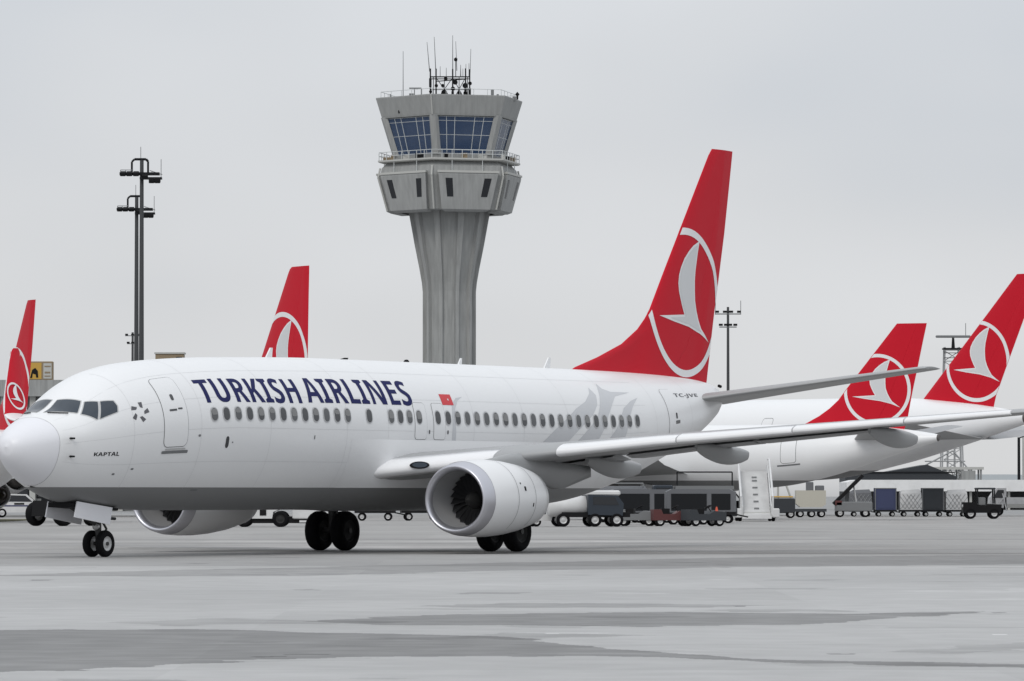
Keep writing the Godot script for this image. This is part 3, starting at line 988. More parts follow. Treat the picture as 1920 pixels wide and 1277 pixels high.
func control_tower() -> void:
	var o := thing("control_tower", "tall grey concrete control tower with glazed cab, antennas and flared shaft", "control tower", Vector3(-8.29, 0, -650))
	var lev := [[0.0, 3.1], [28.4, 3.1], [29.6, 3.22], [31.5, 3.55], [34.5, 4.15], [39.2, 5.0]]
	var rings := []
	for e in lev:
		rings.append(ring8(e[1] * 1.0, e[0], 18.0, 10))
	obj("shaft", Shape.new().loft(rings, true, -1), M.concrete, o)
	for i in 10:
		var t := deg_to_rad(18.0 + 36.0 * i)
		var out := Vector3(sin(t), 0, cos(t))
		var across := Vector3(cos(t), 0, -sin(t))
		var rr := []
		for e in lev:
			var p := PackedVector3Array()
			var w: float = 0.26 if e[0] < 29.0 else 0.26 + 0.02 * (e[0] - 29.0)
			for q in [[-1.0, -0.4], [1.0, -0.4], [0.9, 0.42], [-0.9, 0.42]]:
				p.append(out * (e[1] + q[1]) + across * q[0] * w + Vector3(0, e[0], 0))
			rr.append(p)
		obj("rib", Shape.new().loft(rr, true, -1), M.concrete, o)
	# lower gallery: an eight-sided body with a boxed bay on every side
	obj("gallery", Shape.new().loft([ring8(7.6, 38.95), ring8(7.9, 39.0), ring8(9.1, 43.4), ring8(8.9, 44.6), ring8(8.2, 45.3)], true, -1), M.concrete, o)
	for i in 6:
		var a := deg_to_rad(-13.0 + 60.0 * i)
		var b := deg_to_rad(-13.0 + 60.0 * (i + 1))
		var f := func(u: float, r: float, y: float) -> Vector3:
			var p := Vector3(sin(a), 0, cos(a)) * r * 1.045
			var q := Vector3(sin(b), 0, cos(b)) * r * 1.045
			return p.lerp(q, u) + Vector3(0, y, 0)
		var bay := []
		for e in [[0.16, 8.0, 38.7], [0.13, 8.55, 38.95], [0.1, 9.75, 43.45], [0.1, 9.72, 43.65], [0.11, 8.9, 43.7]]:
			bay.append(PackedVector3Array([f.call(e[0], e[1], e[2]), f.call(1.0 - e[0], e[1], e[2]), f.call(1.0 - e[0], e[1] - 1.6, e[2]), f.call(e[0], e[1] - 1.6, e[2])]))
		var bm := obj("bay", Shape.new().loft(bay, true, -1), M.concrete_light, o)
		obj("bay_coping", Shape.new().loft([PackedVector3Array([f.call(0.09, 9.86, 43.66), f.call(0.91, 9.86, 43.66), f.call(0.91, 9.0, 43.66), f.call(0.09, 9.0, 43.66)]), PackedVector3Array([f.call(0.09, 9.86, 43.95), f.call(0.91, 9.86, 43.95), f.call(0.91, 9.0, 43.95), f.call(0.09, 9.0, 43.95)])], true, -1), M.concrete_pale, bm)
		for u in [[0.21, 0.195], [0.7, 0.725]]:
			var w := Shape.new()
			var r0 := lerpf(8.55, 9.75, (40.55 - 38.95) / 4.5)
			var r1 := lerpf(8.55, 9.75, (42.95 - 38.95) / 4.5)
			w.loft([PackedVector3Array([f.call(u[0] + 0.005, r0 + 0.03, 40.55), f.call(u[0] + 0.095, r0 + 0.03, 40.55), f.call(u[0] + 0.095, r0 - 0.3, 40.55), f.call(u[0] + 0.005, r0 - 0.3, 40.55)]), PackedVector3Array([f.call(u[1], r1 + 0.03, 42.95), f.call(u[1] + 0.095, r1 + 0.03, 42.95), f.call(u[1] + 0.095, r1 - 0.3, 42.95), f.call(u[1], r1 - 0.3, 42.95)])], true, -1)
			obj("window", w, M.slot, bm)
		# drain pipe in the corner
		obj("corner_pipe", Shape.new().tube(f.call(0.0, 8.15, 39.0), f.call(0.0, 9.35, 43.3), 0.13).tube(f.call(0.0, 9.35, 43.3), f.call(0.0, 9.1, 44.6), 0.13), M.concrete_pale, o)
	# balcony
	obj("balcony", Shape.new().loft([ring8(9.15, 45.3), ring8(9.4, 45.42), ring8(9.4, 45.62), ring8(7.0, 45.64)], true, -1), M.concrete_pale, o)
	var rail := Shape.new()
	for i in 6:
		for k in 7:
			var p: Vector3 = ring8(9.25, 45.62)[i].lerp(ring8(9.25, 45.62)[(i + 1) % 6], k / 7.0)
			rail.tube(p - Vector3(0, 1.8 if k in [2, 5] else 0.0, 0), p + Vector3(0, 1.05, 0), 0.05, -1.0, 5)
		for y in [0.55, 1.05]:
			rail.tube(ring8(9.25, 45.62 + y)[i], ring8(9.25, 45.62 + y)[(i + 1) % 6], 0.045, -1.0, 5)
	obj("balcony_railing", rail, M.rail_white, o)
	for i in 6:     # equipment boxes along the balcony
		for k in 3:
			var p: Vector3 = ring8(8.75, 45.62)[i].lerp(ring8(8.75, 45.62)[(i + 1) % 6], 0.2 + 0.27 * k)
			obj("balcony_box", Shape.new().box(p + Vector3(0, 0.3, 0), Vector3(0.5 + 0.3 * ((i * 3 + k) % 3), 0.6 + 0.15 * ((i + k) % 2), 0.5)), [M.dark, M.concrete_pale, M.tan][(i + 2 * k) % 3], o)
	# cab
	obj("cab_sill", Shape.new().loft([ring8(7.15, 45.64), ring8(7.25, 46.25), ring8(6.9, 46.26)], true, -1), M.concrete, o)
	var lo := ring8(7.28, 46.2)
	var hi := ring8(8.78, 51.25)
	for i in 6:
		var t := deg_to_rad(-13.0 + 60.0 * i)
		var out := Vector3(sin(t), 0, cos(t))
		var across := Vector3(cos(t), 0, -sin(t))
		var rr := []
		for e in [[7.3, 46.2], [8.85, 51.3]]:
			var p := PackedVector3Array()
			for q in [[-0.62, -0.55], [-0.36, 0.06], [0.36, 0.06], [0.62, -0.55]]:
				p.append(out * (e[0] * 1.045 + q[1]) + across * q[0] + Vector3(0, e[1], 0))
			rr.append(p)
		obj("corner_column", Shape.new().loft(rr, true, -1), M.concrete_light, o)
		# glazing of one side: frame bars and panes
		var a := lo[i] * 0.97 + Vector3(0, lo[i].y * 0.03, 0)
		var b := lo[(i + 1) % 6] * 0.97 + Vector3(0, lo[i].y * 0.03, 0)
		var c := hi[i] * 0.97 + Vector3(0, hi[i].y * 0.03, 0)
		var d := hi[(i + 1) % 6] * 0.97 + Vector3(0, hi[i].y * 0.03, 0)
		var g := func(u: float, v: float) -> Vector3:
			return a.lerp(b, u).lerp(c.lerp(d, u), v)
		var us := [0.06, 0.2, 0.33, 0.64, 0.78, 0.94]
		var vs := [0.0, 0.13, 0.5, 0.86, 0.97]
		var bars := Shape.new()
		for u in us:
			bars.tube(g.call(u, 0.0), g.call(u, 0.98), 0.06, -1.0, 4)
		for v in vs:
			bars.tube(g.call(0.06, v), g.call(0.94, v), 0.05, -1.0, 4)
		var fr := obj("window_frame", bars, M.rail_white, o)
		for iu in 5:
			for iv in 4:
				var s := Shape.new()
				var n: Vector3 = (g.call(1.0, 0.0) - g.call(0.0, 0.0)).cross(g.call(0.0, 1.0) - g.call(0.0, 0.0)).normalized() * 0.02
				var q0: Vector3 = g.call(us[iu], vs[iv])
				var q1: Vector3 = g.call(us[iu + 1], vs[iv])
				var q2: Vector3 = g.call(us[iu + 1], vs[iv + 1])
				var q3: Vector3 = g.call(us[iu], vs[iv + 1])
				s.loft([PackedVector3Array([q0 - n, q1 - n, q2 - n, q3 - n]), PackedVector3Array([q0 + n, q1 + n, q2 + n, q3 + n])], true, -1)
				obj("pane", s, M.tower_glass, fr)
	obj("cab_floor", Shape.new().loft([ring8(6.8, 45.7), ring8(6.8, 46.1)], true, -1), M.dark, o)
	obj("cab_ceiling", Shape.new().loft([ring8(8.2, 51.0), ring8(8.2, 51.2)], true, -1), M.cab_inside, o)
	obj("control_desk", Shape.new().loft([ring8(5.6, 46.1), ring8(6.0, 47.3), ring8(4.8, 47.4)], true, -1), M.cab_inside, o)
	obj("cab_core", Shape.new().loft([ring8(3.2, 46.1), ring8(3.2, 51.0)], true, -1), M.cab_inside, o)
	obj("roof_fascia", Shape.new().loft([ring8(8.3, 51.2), ring8(8.85, 51.2), ring8(8.95, 51.45), ring8(9.66, 53.75), ring8(9.66, 53.9), ring8(9.2, 53.9), ring8(9.1, 53.4)], true, -1), M.concrete, o)
	obj("fascia_lamp", Shape.new().box(Vector3(-6.5, 51.9, 5.05), Vector3(0.35, 0.35, 0.3)), M.dark, o)
	obj("down_pipe", Shape.new().tube(ring8(9.72, 53.8)[0], ring8(8.98, 51.3)[0], 0.1), M.concrete_pale, o)
	# roof: railing, lattice frame and whips
	var rr2 := Shape.new()
	for i in 6:
		for k in 5:
			var p: Vector3 = ring8(9.0, 53.9)[i].lerp(ring8(9.0, 53.9)[(i + 1) % 6], k / 5.0)
			rr2.tube(p, p + Vector3(0, 0.8, 0), 0.035, -1.0, 4)
		rr2.tube(ring8(9.0, 54.7)[i], ring8(9.0, 54.7)[(i + 1) % 6], 0.035, -1.0, 4)
	obj("roof_railing", rr2, M.rail_white, o)
	var frame := Shape.new()
	var px := [-2.5, -1.75, 0.45, 2.15, 2.7]
	for x in px:
		frame.tube(Vector3(x, 53.4, 1.6), Vector3(x, 57.6 + 0.4 * (x * 1.3 - floorf(x * 1.3)), 1.6), 0.11 if x < 1.0 else 0.1, -1.0, 6)
		frame.tube(Vector3(x, 53.4, -1.6), Vector3(x, 57.0, -1.6), 0.07, -1.0, 6)
		frame.tube(Vector3(x, 56.75, 1.6), Vector3(x, 56.75, -1.6), 0.06, -1.0, 6)
	frame.tube(Vector3(-2.5, 56.8, 1.6), Vector3(2.7, 56.8, 1.6), 0.09, -1.0, 6).tube(Vector3(-2.5, 56.8, -1.6), Vector3(2.7, 56.8, -1.6), 0.07, -1.0, 6)
	frame.tube(Vector3(-1.75, 56.2, 1.6), Vector3(2.15, 56.5, 1.6), 0.07, -1.0, 6)
	for e in [[-1.75, 0.45], [0.45, 2.15]]:
		frame.tube(Vector3(e[0], 53.6, 1.6), Vector3(e[1], 56.7, 1.6), 0.05, -1.0, 5).tube(Vector3(e[1], 53.6, 1.6), Vector3(e[0], 56.7, 1.6), 0.05, -1.0, 5)
	for x in [-2.1, -0.65, 1.3, 2.42]:
		frame.tube(Vector3(x, 53.6, 1.6), Vector3(x, 56.8, 1.6), 0.05, -1.0, 5)
	frame.tube(Vector3(-2.5, 55.1, 1.6), Vector3(2.7, 55.1, 1.6), 0.05, -1.0, 5)
	obj("antenna_frame", frame, M.steel_dark, o)
	for e in [[-2.5, 56.0], [2.15, 55.4], [2.7, 54.7], [0.45, 54.3]]:
		obj("panel_antenna", Shape.new().rbox(Vector3(e[0], e[1], 1.85), Vector3(0.34, 1.2, 0.2), 0.04), M.steel_dark, o)
	for w in [[-6.1, 53.4, 60.2, 0.07, 0.0], [-2.6, 57.5, 61.4, 0.07, -0.35], [-1.8, 57.8, 62.1, 0.07, -0.2], [0.45, 57.0, 62.3, 0.08, 0.0], [1.0, 57.6, 61.5, 0.06, -0.15], [2.75, 57.2, 60.5, 0.05, 0.1], [1.5, 56.8, 58.4, 0.09, 0.0], [2.2, 56.8, 58.5, 0.06, 0.0], [-0.4, 56.8, 58.0, 0.05, 0.0], [-1.2, 56.8, 58.2, 0.05, 0.0], [2.6, 56.8, 58.6, 0.06, 0.0], [1.8, 56.8, 57.9, 0.05, 0.0]]:
		obj("whip_antenna", Shape.new().tube(Vector3(w[0], w[1], 1.6), Vector3(w[0] + w[4], w[2], 1.6), w[3], 0.035, 6), M.steel_mid, o)
	for dd in [[0.75, 56.05, 0.34], [-0.7, 54.65, 0.42], [-0.5, 56.5, 0.26], [0.2, 53.95, 0.45], [2.05, 55.6, 0.36], [2.1, 54.6, 0.3], [2.7, 55.9, 0.26], [-1.75, 55.6, 0.24], [-2.5, 54.8, 0.22], [1.3, 54.6, 0.3], [0.45, 55.2, 0.3], [-0.9, 55.6, 0.24]]:
		obj("dish_antenna", Shape.new().lathe(Vector3(dd[0], dd[1], 1.75), Vector3(0.35, 0.1, 1), [[-0.2, 0.0], [-0.15, dd[2] * 0.6], [0.1, dd[2]], [0.14, dd[2]], [0.0, dd[2] * 0.5], [-0.04, 0.0]], 14), M.dark, o)
	for e in [[-5.0, 1.0, 0.6], [-7.8, 0.9, 0.15], [5.7, 1.5, 0.4], [6.4, 0.9, 0.3], [8.6, 0.6, 0.5]]:
		obj("roof_unit", Shape.new().box(Vector3(e[0], 53.4 + e[1] * 0.5 + 0.2, 1.5), Vector3(e[2], e[1], 0.5)), M.steel_mid, o)
	obj("roof_gantry", Shape.new().tube(Vector3(-4.6, 53.5, 1.6), Vector3(-4.6, 55.3, 1.6), 0.06).tube(Vector3(-3.7, 53.5, 1.6), Vector3(-3.7, 55.3, 1.6), 0.06).tube(Vector3(-5.3, 55.3, 1.6), Vector3(-3.7, 55.3, 1.6), 0.09), M.steel_mid, o)
	obj("warning_lamp", Shape.new().lathe(Vector3(0.85, 59.1, 1.6), Vector3.UP, [[-0.25, 0.0], [-0.2, 0.2], [0.1, 0.25], [0.3, 0.0]], 12).tube(Vector3(0.85, 56.8, 1.6), Vector3(0.85, 59.0, 1.6), 0.05), M.dark, o)
	obj("roof_hatch_lamp", Shape.new().lathe(Vector3(9.0, 54.1, 1.4), Vector3.UP, [[-0.3, 0.12], [0.2, 0.14], [0.4, 0.3], [0.75, 0.0]], 12), M.dark, o)

# ---------------------------------------------------------------- floodlight masts
func floodlight_mast(label: String, at: Vector3, hgt: float, r: float, kind: int, turn := 0.0) -> void:
	var o := thing("floodlight_mast", label, "floodlight mast", at, turn, "floodlight masts of the apron")
	obj("pole", Shape.new().tube(Vector3(0, 0, 0), Vector3(0, hgt - 0.2, 0), r, r * 0.62, 16), M.pole, o)
	if kind == 0:
		var y := hgt - 1.5
		obj("platform", Shape.new().box(Vector3(-0.2, y, 0), Vector3(3.8, 0.26, 0.9)).box(Vector3(0.9, y - 0.45, 0.3), Vector3(2.1, 0.2, 0.9)), M.steel_dark, o)
		var hoop := Shape.new().tube(Vector3(-0.95, y, 0), Vector3(-0.95, hgt - 0.35, 0), 0.1).tube(Vector3(-0.95, hgt - 0.35, 0), Vector3(-0.7, hgt - 0.1, 0), 0.1).tube(Vector3(-0.7, hgt - 0.1, 0), Vector3(0.4, hgt - 0.1, 0), 0.12).tube(Vector3(0.4, hgt - 0.1, 0), Vector3(0.6, hgt - 0.3, 0), 0.12).tube(Vector3(0.6, hgt - 0.3, 0), Vector3(0.6, y, 0), 0.1)
		obj("hoist_hoop", hoop, M.steel_dark, o)
		var rails := Shape.new()
		for x in [-2.0, -1.5, -1.0]:
			rails.tube(Vector3(x, y, 0.4), Vector3(x, y + 0.35, 0.4), 0.035, -1.0, 5)
		rails.tube(Vector3(-2.0, y + 0.35, 0.4), Vector3(-0.8, y + 0.35, 0.4), 0.035, -1.0, 5)
		obj("platform_railing", rails, M.steel_mid, o)
		rails = Shape.new()
		for x in [1.0, 1.4, 1.9]:
			rails.tube(Vector3(x, y, 0.4), Vector3(x, y + 0.3 - 0.35 * (x - 0.9), 0.4), 0.035, -1.0, 5)
		rails.tube(Vector3(0.8, y + 0.3, 0.4), Vector3(2.0, y - 0.1, 0.4), 0.035, -1.0, 5)
		obj("platform_railing", rails, M.steel_mid, o)
		for x in [-1.75, -1.15, -0.5, 0.35, 1.0, 1.55]:
			obj("floodlight", Shape.new().rbox(Vector3(x, y - 0.02 - (0.42 if x > 0.9 else 0.0) - (0.25 if x > 0.0 else 0.0), 0.55), Vector3(0.56, 0.36, 0.55), 0.04, Basis(Vector3.RIGHT, 0.4)), M.dark, o)
		obj("lightning_rod", Shape.new().tube(Vector3(-0.1, hgt - 0.2, 0), Vector3(-0.1, hgt + 1.1, 0), 0.03), M.steel_mid, o)
		obj("lightning_rod", Shape.new().tube(Vector3(1.85, y - 0.5, 0), Vector3(1.85, hgt - 0.1, 0), 0.03), M.steel_mid, o)
	elif kind == 1:
		for e in [[hgt - 0.95, 4.1, 0.16], [hgt - 3.0, 2.7, 0.16]]:
			obj("cross_arm", Shape.new().box(Vector3(0, e[0] - 0.35, 0), Vector3(e[1], e[2], 0.5)), M.steel_mid, o)
			for x in [-0.42, -0.12, 0.12, 0.42]:
				obj("floodlight", Shape.new().rbox(Vector3(x * e[1], e[0], 0.2), Vector3(0.62, 0.34, 0.5), 0.04), M.dark, o)
		obj("lightning_rod", Shape.new().tube(Vector3(2.0, hgt - 1.3, 0), Vector3(2.0, hgt + 0.8, 0), 0.05), M.steel_mid, o)
		obj("lightning_rod", Shape.new().tube(Vector3(-1.95, hgt - 1.3, 0), Vector3(-1.95, hgt + 0.9, 0), 0.04), M.steel_mid, o)
	else:
		for e in [[hgt - 0.8, 2.6], [hgt - 2.2, 1.9]]:
			obj("cross_arm", Shape.new().box(Vector3(0, e[0], 0), Vector3(e[1], 0.14, 0.4)), M.steel_mid, o)
			for x in [-0.4, 0.0, 0.4]:
				obj("floodlight", Shape.new().rbox(Vector3(x * e[1], e[0] + 0.2, 0.1), Vector3(0.5, 0.3, 0.45), 0.04), M.dark, o)

# ---------------------------------------------------------------- background buildings
func buildings() -> void:
	# terminal on the left
	var o := thing("terminal_building", "grey concrete terminal with flat roof behind the airliner's nose", "terminal", Vector3(-44, 0, -490))
	obj("wall", Shape.new().box(Vector3(0, 5.6, 0), Vector3(24, 11.2, 18)), M.concrete_dark, o)
	obj("roof_edge", Shape.new().box(Vector3(0, 12.0, 0.6), Vector3(24.6, 1.6, 19.4)), M.concrete, o)
	for i in 9:
		var x := -11.4 + 2.85 * i
		obj("column", Shape.new().box(Vector3(x, 5.6, 9.35), Vector3(0.55, 11.2, 0.7)), M.concrete_pale, o)
		if i < 8:
			for k in 2:
				var f := obj("window", Shape.new().box(Vector3(x + 1.42, 3.2 + 4.9 * k, 9.03), Vector3(2.1, 3.9, 0.1)), M.steel_dark, o)
				obj("pane", Shape.new().box(Vector3(x + 1.42, 3.2 + 4.9 * k, 9.09), Vector3(1.9, 3.7, 0.05)), M.slot, f)
	var s := thing("roof_sign", "yellow and grey box sign on the terminal roof behind the left fin", "sign", Vector3(-46.2, 12.8, -481.5))
	obj("sign_box", Shape.new().rbox(Vector3(0, 0.92, 0), Vector3(2.5, 1.84, 1.2), 0.05), M.tan, s)
	obj("yellow_panel", Shape.new().box(Vector3(-0.52, 0.9, 0.61), Vector3(1.36, 1.6, 0.04)), M.yellow, s)
	obj("grey_panel", Shape.new().box(Vector3(0.75, 0.9, 0.61), Vector3(0.8, 1.5, 0.04)), M.concrete_pale, s)
	obj("panel_stripe", Shape.new().box(Vector3(0.75, 1.35, 0.645), Vector3(0.6, 0.12, 0.03)).box(Vector3(0.75, 0.75, 0.645), Vector3(0.55, 0.16, 0.03)).box(Vector3(0.75, 0.4, 0.645), Vector3(0.6, 0.1, 0.03)), M.tan, s)
	obj("figure", Shape.new().prism([[-0.95, 0.2], [-0.75, 0.2], [-0.7, 0.65], [-0.4, 0.55], [-0.35, 0.25], [-0.15, 0.25], [-0.2, 0.9], [-0.45, 1.2], [-0.75, 1.0]], 0.632, 0.66), M.dark, s)
	s = thing("roof_cabin", "low brown cabin on the terminal roof just above the airliner's crown", "roof cabin", Vector3(-33.6, 12.8, -483))
	obj("wall", Shape.new().rbox(Vector3(0, 1.3, 0), Vector3(2.75, 2.6, 2.2), 0.05), M.tan, s)
	obj("roof", Shape.new().box(Vector3(0, 2.68, 0), Vector3(2.95, 0.16, 2.4)), M.concrete_pale, s)
	obj("vent", Shape.new().box(Vector3(0.95, 2.05, 1.12), Vector3(0.55, 0.5, 0.1)), M.dark, s)
	# long white canopy on the right
	o = thing("baggage_canopy", "long low white canopy roof behind the row of baggage dollies", "canopy", Vector3(50, 0, -520))
	obj("roof", Shape.new().prism([[-15, 1.95], [32, 1.95], [32, 3.0], [30, 3.15], [-14, 3.15], [-15, 2.9]], -6, 6), M.canopy, o)
	for i in 12:
		obj("post", Shape.new().box(Vector3(-14 + 4.0 * i, 0.97, 5.2), Vector3(0.25, 1.95, 0.25)), M.concrete_pale, o)
	for i in 23:
		obj("roof_rib", Shape.new().box(Vector3(-14 + 2.0 * i, 2.46, 6.02), Vector3(0.1, 0.98, 0.05)), M.canopy, o)
	obj("back_wall", Shape.new().box(Vector3(8.5, 0.97, -5.5), Vector3(46, 1.94, 0.3)), M.steel_mid, o)
	# dark shed and steel gantry
	o = thing("shed", "dark low shed between the parked airliners' bellies and the white canopy", "shed", Vector3(44.6, 0, -545))
	obj("wall", Shape.new().prism([[-8, 0], [4.2, 0], [4.2, 3.6], [1.0, 4.9], [-4, 4.0], [-8, 4.0]], -5, 5), M.shed, o)
	obj("roof_trim", Shape.new().box(Vector3(-2.0, 4.05, 5.05), Vector3(12, 0.14, 0.12)), M.steel_dark, o)
	o = thing("steel_gantry", "grey steel gantry of trusses and stairs behind the white canopy", "gantry", Vector3(49.0, 0, -560))
	var tr := Shape.new()
	for x in [-2.6, -1.2, 0.4, 1.9, 3.3, 4.4]:
		tr.tube(Vector3(x, 0, 0), Vector3(x, 4.6, 0), 0.12, -1.0, 6).tube(Vector3(x, 0, -3), Vector3(x, 4.6, -3), 0.12, -1.0, 6)
	obj("frame", tr, M.galvanised, o)
	obj("deck", Shape.new().box(Vector3(0.9, 4.6, -1.5), Vector3(7.6, 0.3, 3.6)), M.concrete_pale, o)
	var br := Shape.new()
	for i in 7:
		var x := -2.6 + 0.7 * i
		br.tube(Vector3(x, 3.0, 0.1), Vector3(x + 0.7, 4.5, 0.1), 0.07, -1.0, 5).tube(Vector3(x + 0.7, 3.0, 0.1), Vector3(x, 4.5, 0.1), 0.07, -1.0, 5)
	br.tube(Vector3(-2.6, 3.0, 0.1), Vector3(4.4, 3.0, 0.1), 0.08, -1.0, 5)
	obj("brace", br, M.galvanised, o)
	var up := Shape.new()
	for x in [0.6, 1.4, 2.1]:
		up.tube(Vector3(x, 4.7, 0), Vector3(x, 7.6 - 0.5 * absf(x - 1.4), 0), 0.12, -1.0, 6)
	up.tube(Vector3(-2.4, 4.7, 0.1), Vector3(1.2, 6.6, 0.1), 0.09).tube(Vector3(2.8, 4.7, 0.1), Vector3(1.2, 6.6, 0.1), 0.09).tube(Vector3(-2.0, 5.4, 0.1), Vector3(2.6, 5.4, 0.1), 0.07)
	obj("mast_frame", up, M.galvanised, o)
	obj("cabin", Shape.new().box(Vector3(2.9, 2.4, 0.2), Vector3(1.6, 3.9, 1.4)), M.concrete, o)
	# radar tower
	o = thing("radar_tower", "lattice radar tower with a wide flat antenna beside the right-hand fin", "radar tower", Vector3(80.5, 0, -900))
	var lat := Shape.new()
	for q in [[-1.3, -1.3], [1.3, -1.3], [1.3, 1.3], [-1.3, 1.3]]:
		lat.tube(Vector3(q[0] * 1.6, 0, q[1] * 1.6), Vector3(q[0], 28.6, q[1]), 0.14, -1.0, 6)
	for i in 14:
		var y := 2.0 * i
		lat.tube(Vector3(-1.6, y, 1.6), Vector3(1.6, y + 2.0, 1.6), 0.08, -1.0, 5).tube(Vector3(1.6, y, 1.6), Vector3(-1.6, y + 2.0, 1.6), 0.08, -1.0, 5)
		lat.tube(Vector3(-1.6, y + 2.0, 1.6), Vector3(1.6, y + 2.0, 1.6), 0.08, -1.0, 5)
	obj("lattice", lat, M.galvanised, o)
	obj("platform", Shape.new().box(Vector3(0.2, 28.3, 0), Vector3(3.6, 0.25, 3.6)).box(Vector3(0.2, 26.6, 1.8), Vector3(3.4, 0.12, 0.12)).box(Vector3(0.2, 27.5, 1.8), Vector3(3.4, 0.12, 0.12)), M.steel_dark, o)
	obj("pedestal", Shape.new().tube(Vector3(0.3, 28.3, 0), Vector3(0.3, 30.3, 0), 0.35, 0.22, 10), M.steel_dark, o)
	obj("radar_antenna", Shape.new().rbox(Vector3(0.3, 30.55, 0), Vector3(6.4, 0.45, 0.7), 0.12), M.steel_mid, o)
	obj("rod", Shape.new().tube(Vector3(2.6, 30.6, 0), Vector3(2.6, 33.0, 0), 0.06), M.steel_mid, o)
	# lamp post at the right edge
	o = thing("lamp_post", "slim dark lamp post at the far right edge above the white canopy", "lamp post", Vector3(61.85, 0, -600))
	obj("pole", Shape.new().tube(Vector3(0, 0, 0), Vector3(0, 8.6, 0), 0.2, 0.17, 10), M.steel_dark, o)
	obj("lamp_arm", Shape.new().tube(Vector3(0, 8.5, 0), Vector3(0.9, 8.8, 0), 0.07), M.steel_dark, o)
	obj("lamp_head", Shape.new().rbox(Vector3(1.1, 8.8, 0), Vector3(0.7, 0.16, 0.3), 0.04), M.steel_mid, o)
	o = thing("white_post", "pale round post standing beside the lamp post at the right edge", "post", Vector3(62.6, 0, -602))
	obj("pole", Shape.new().tube(Vector3(0, 0, 0), Vector3(0, 8.8, 0), 0.16, 0.14, 10), M.concrete_pale, o)
	obj("cap", Shape.new().lathe(Vector3(0, 8.8, 0), Vector3.UP, [[0.0, 0.2], [0.12, 0.18], [0.2, 0.0]], 10), M.steel_mid, o)

# ---------------------------------------------------------------- ground vehicles
func vehicle(called: String, label: String, category: String, at: Vector3, turn := 0.0, group := "") -> Node3D:
	return thing(called, label, category, at, turn, group)

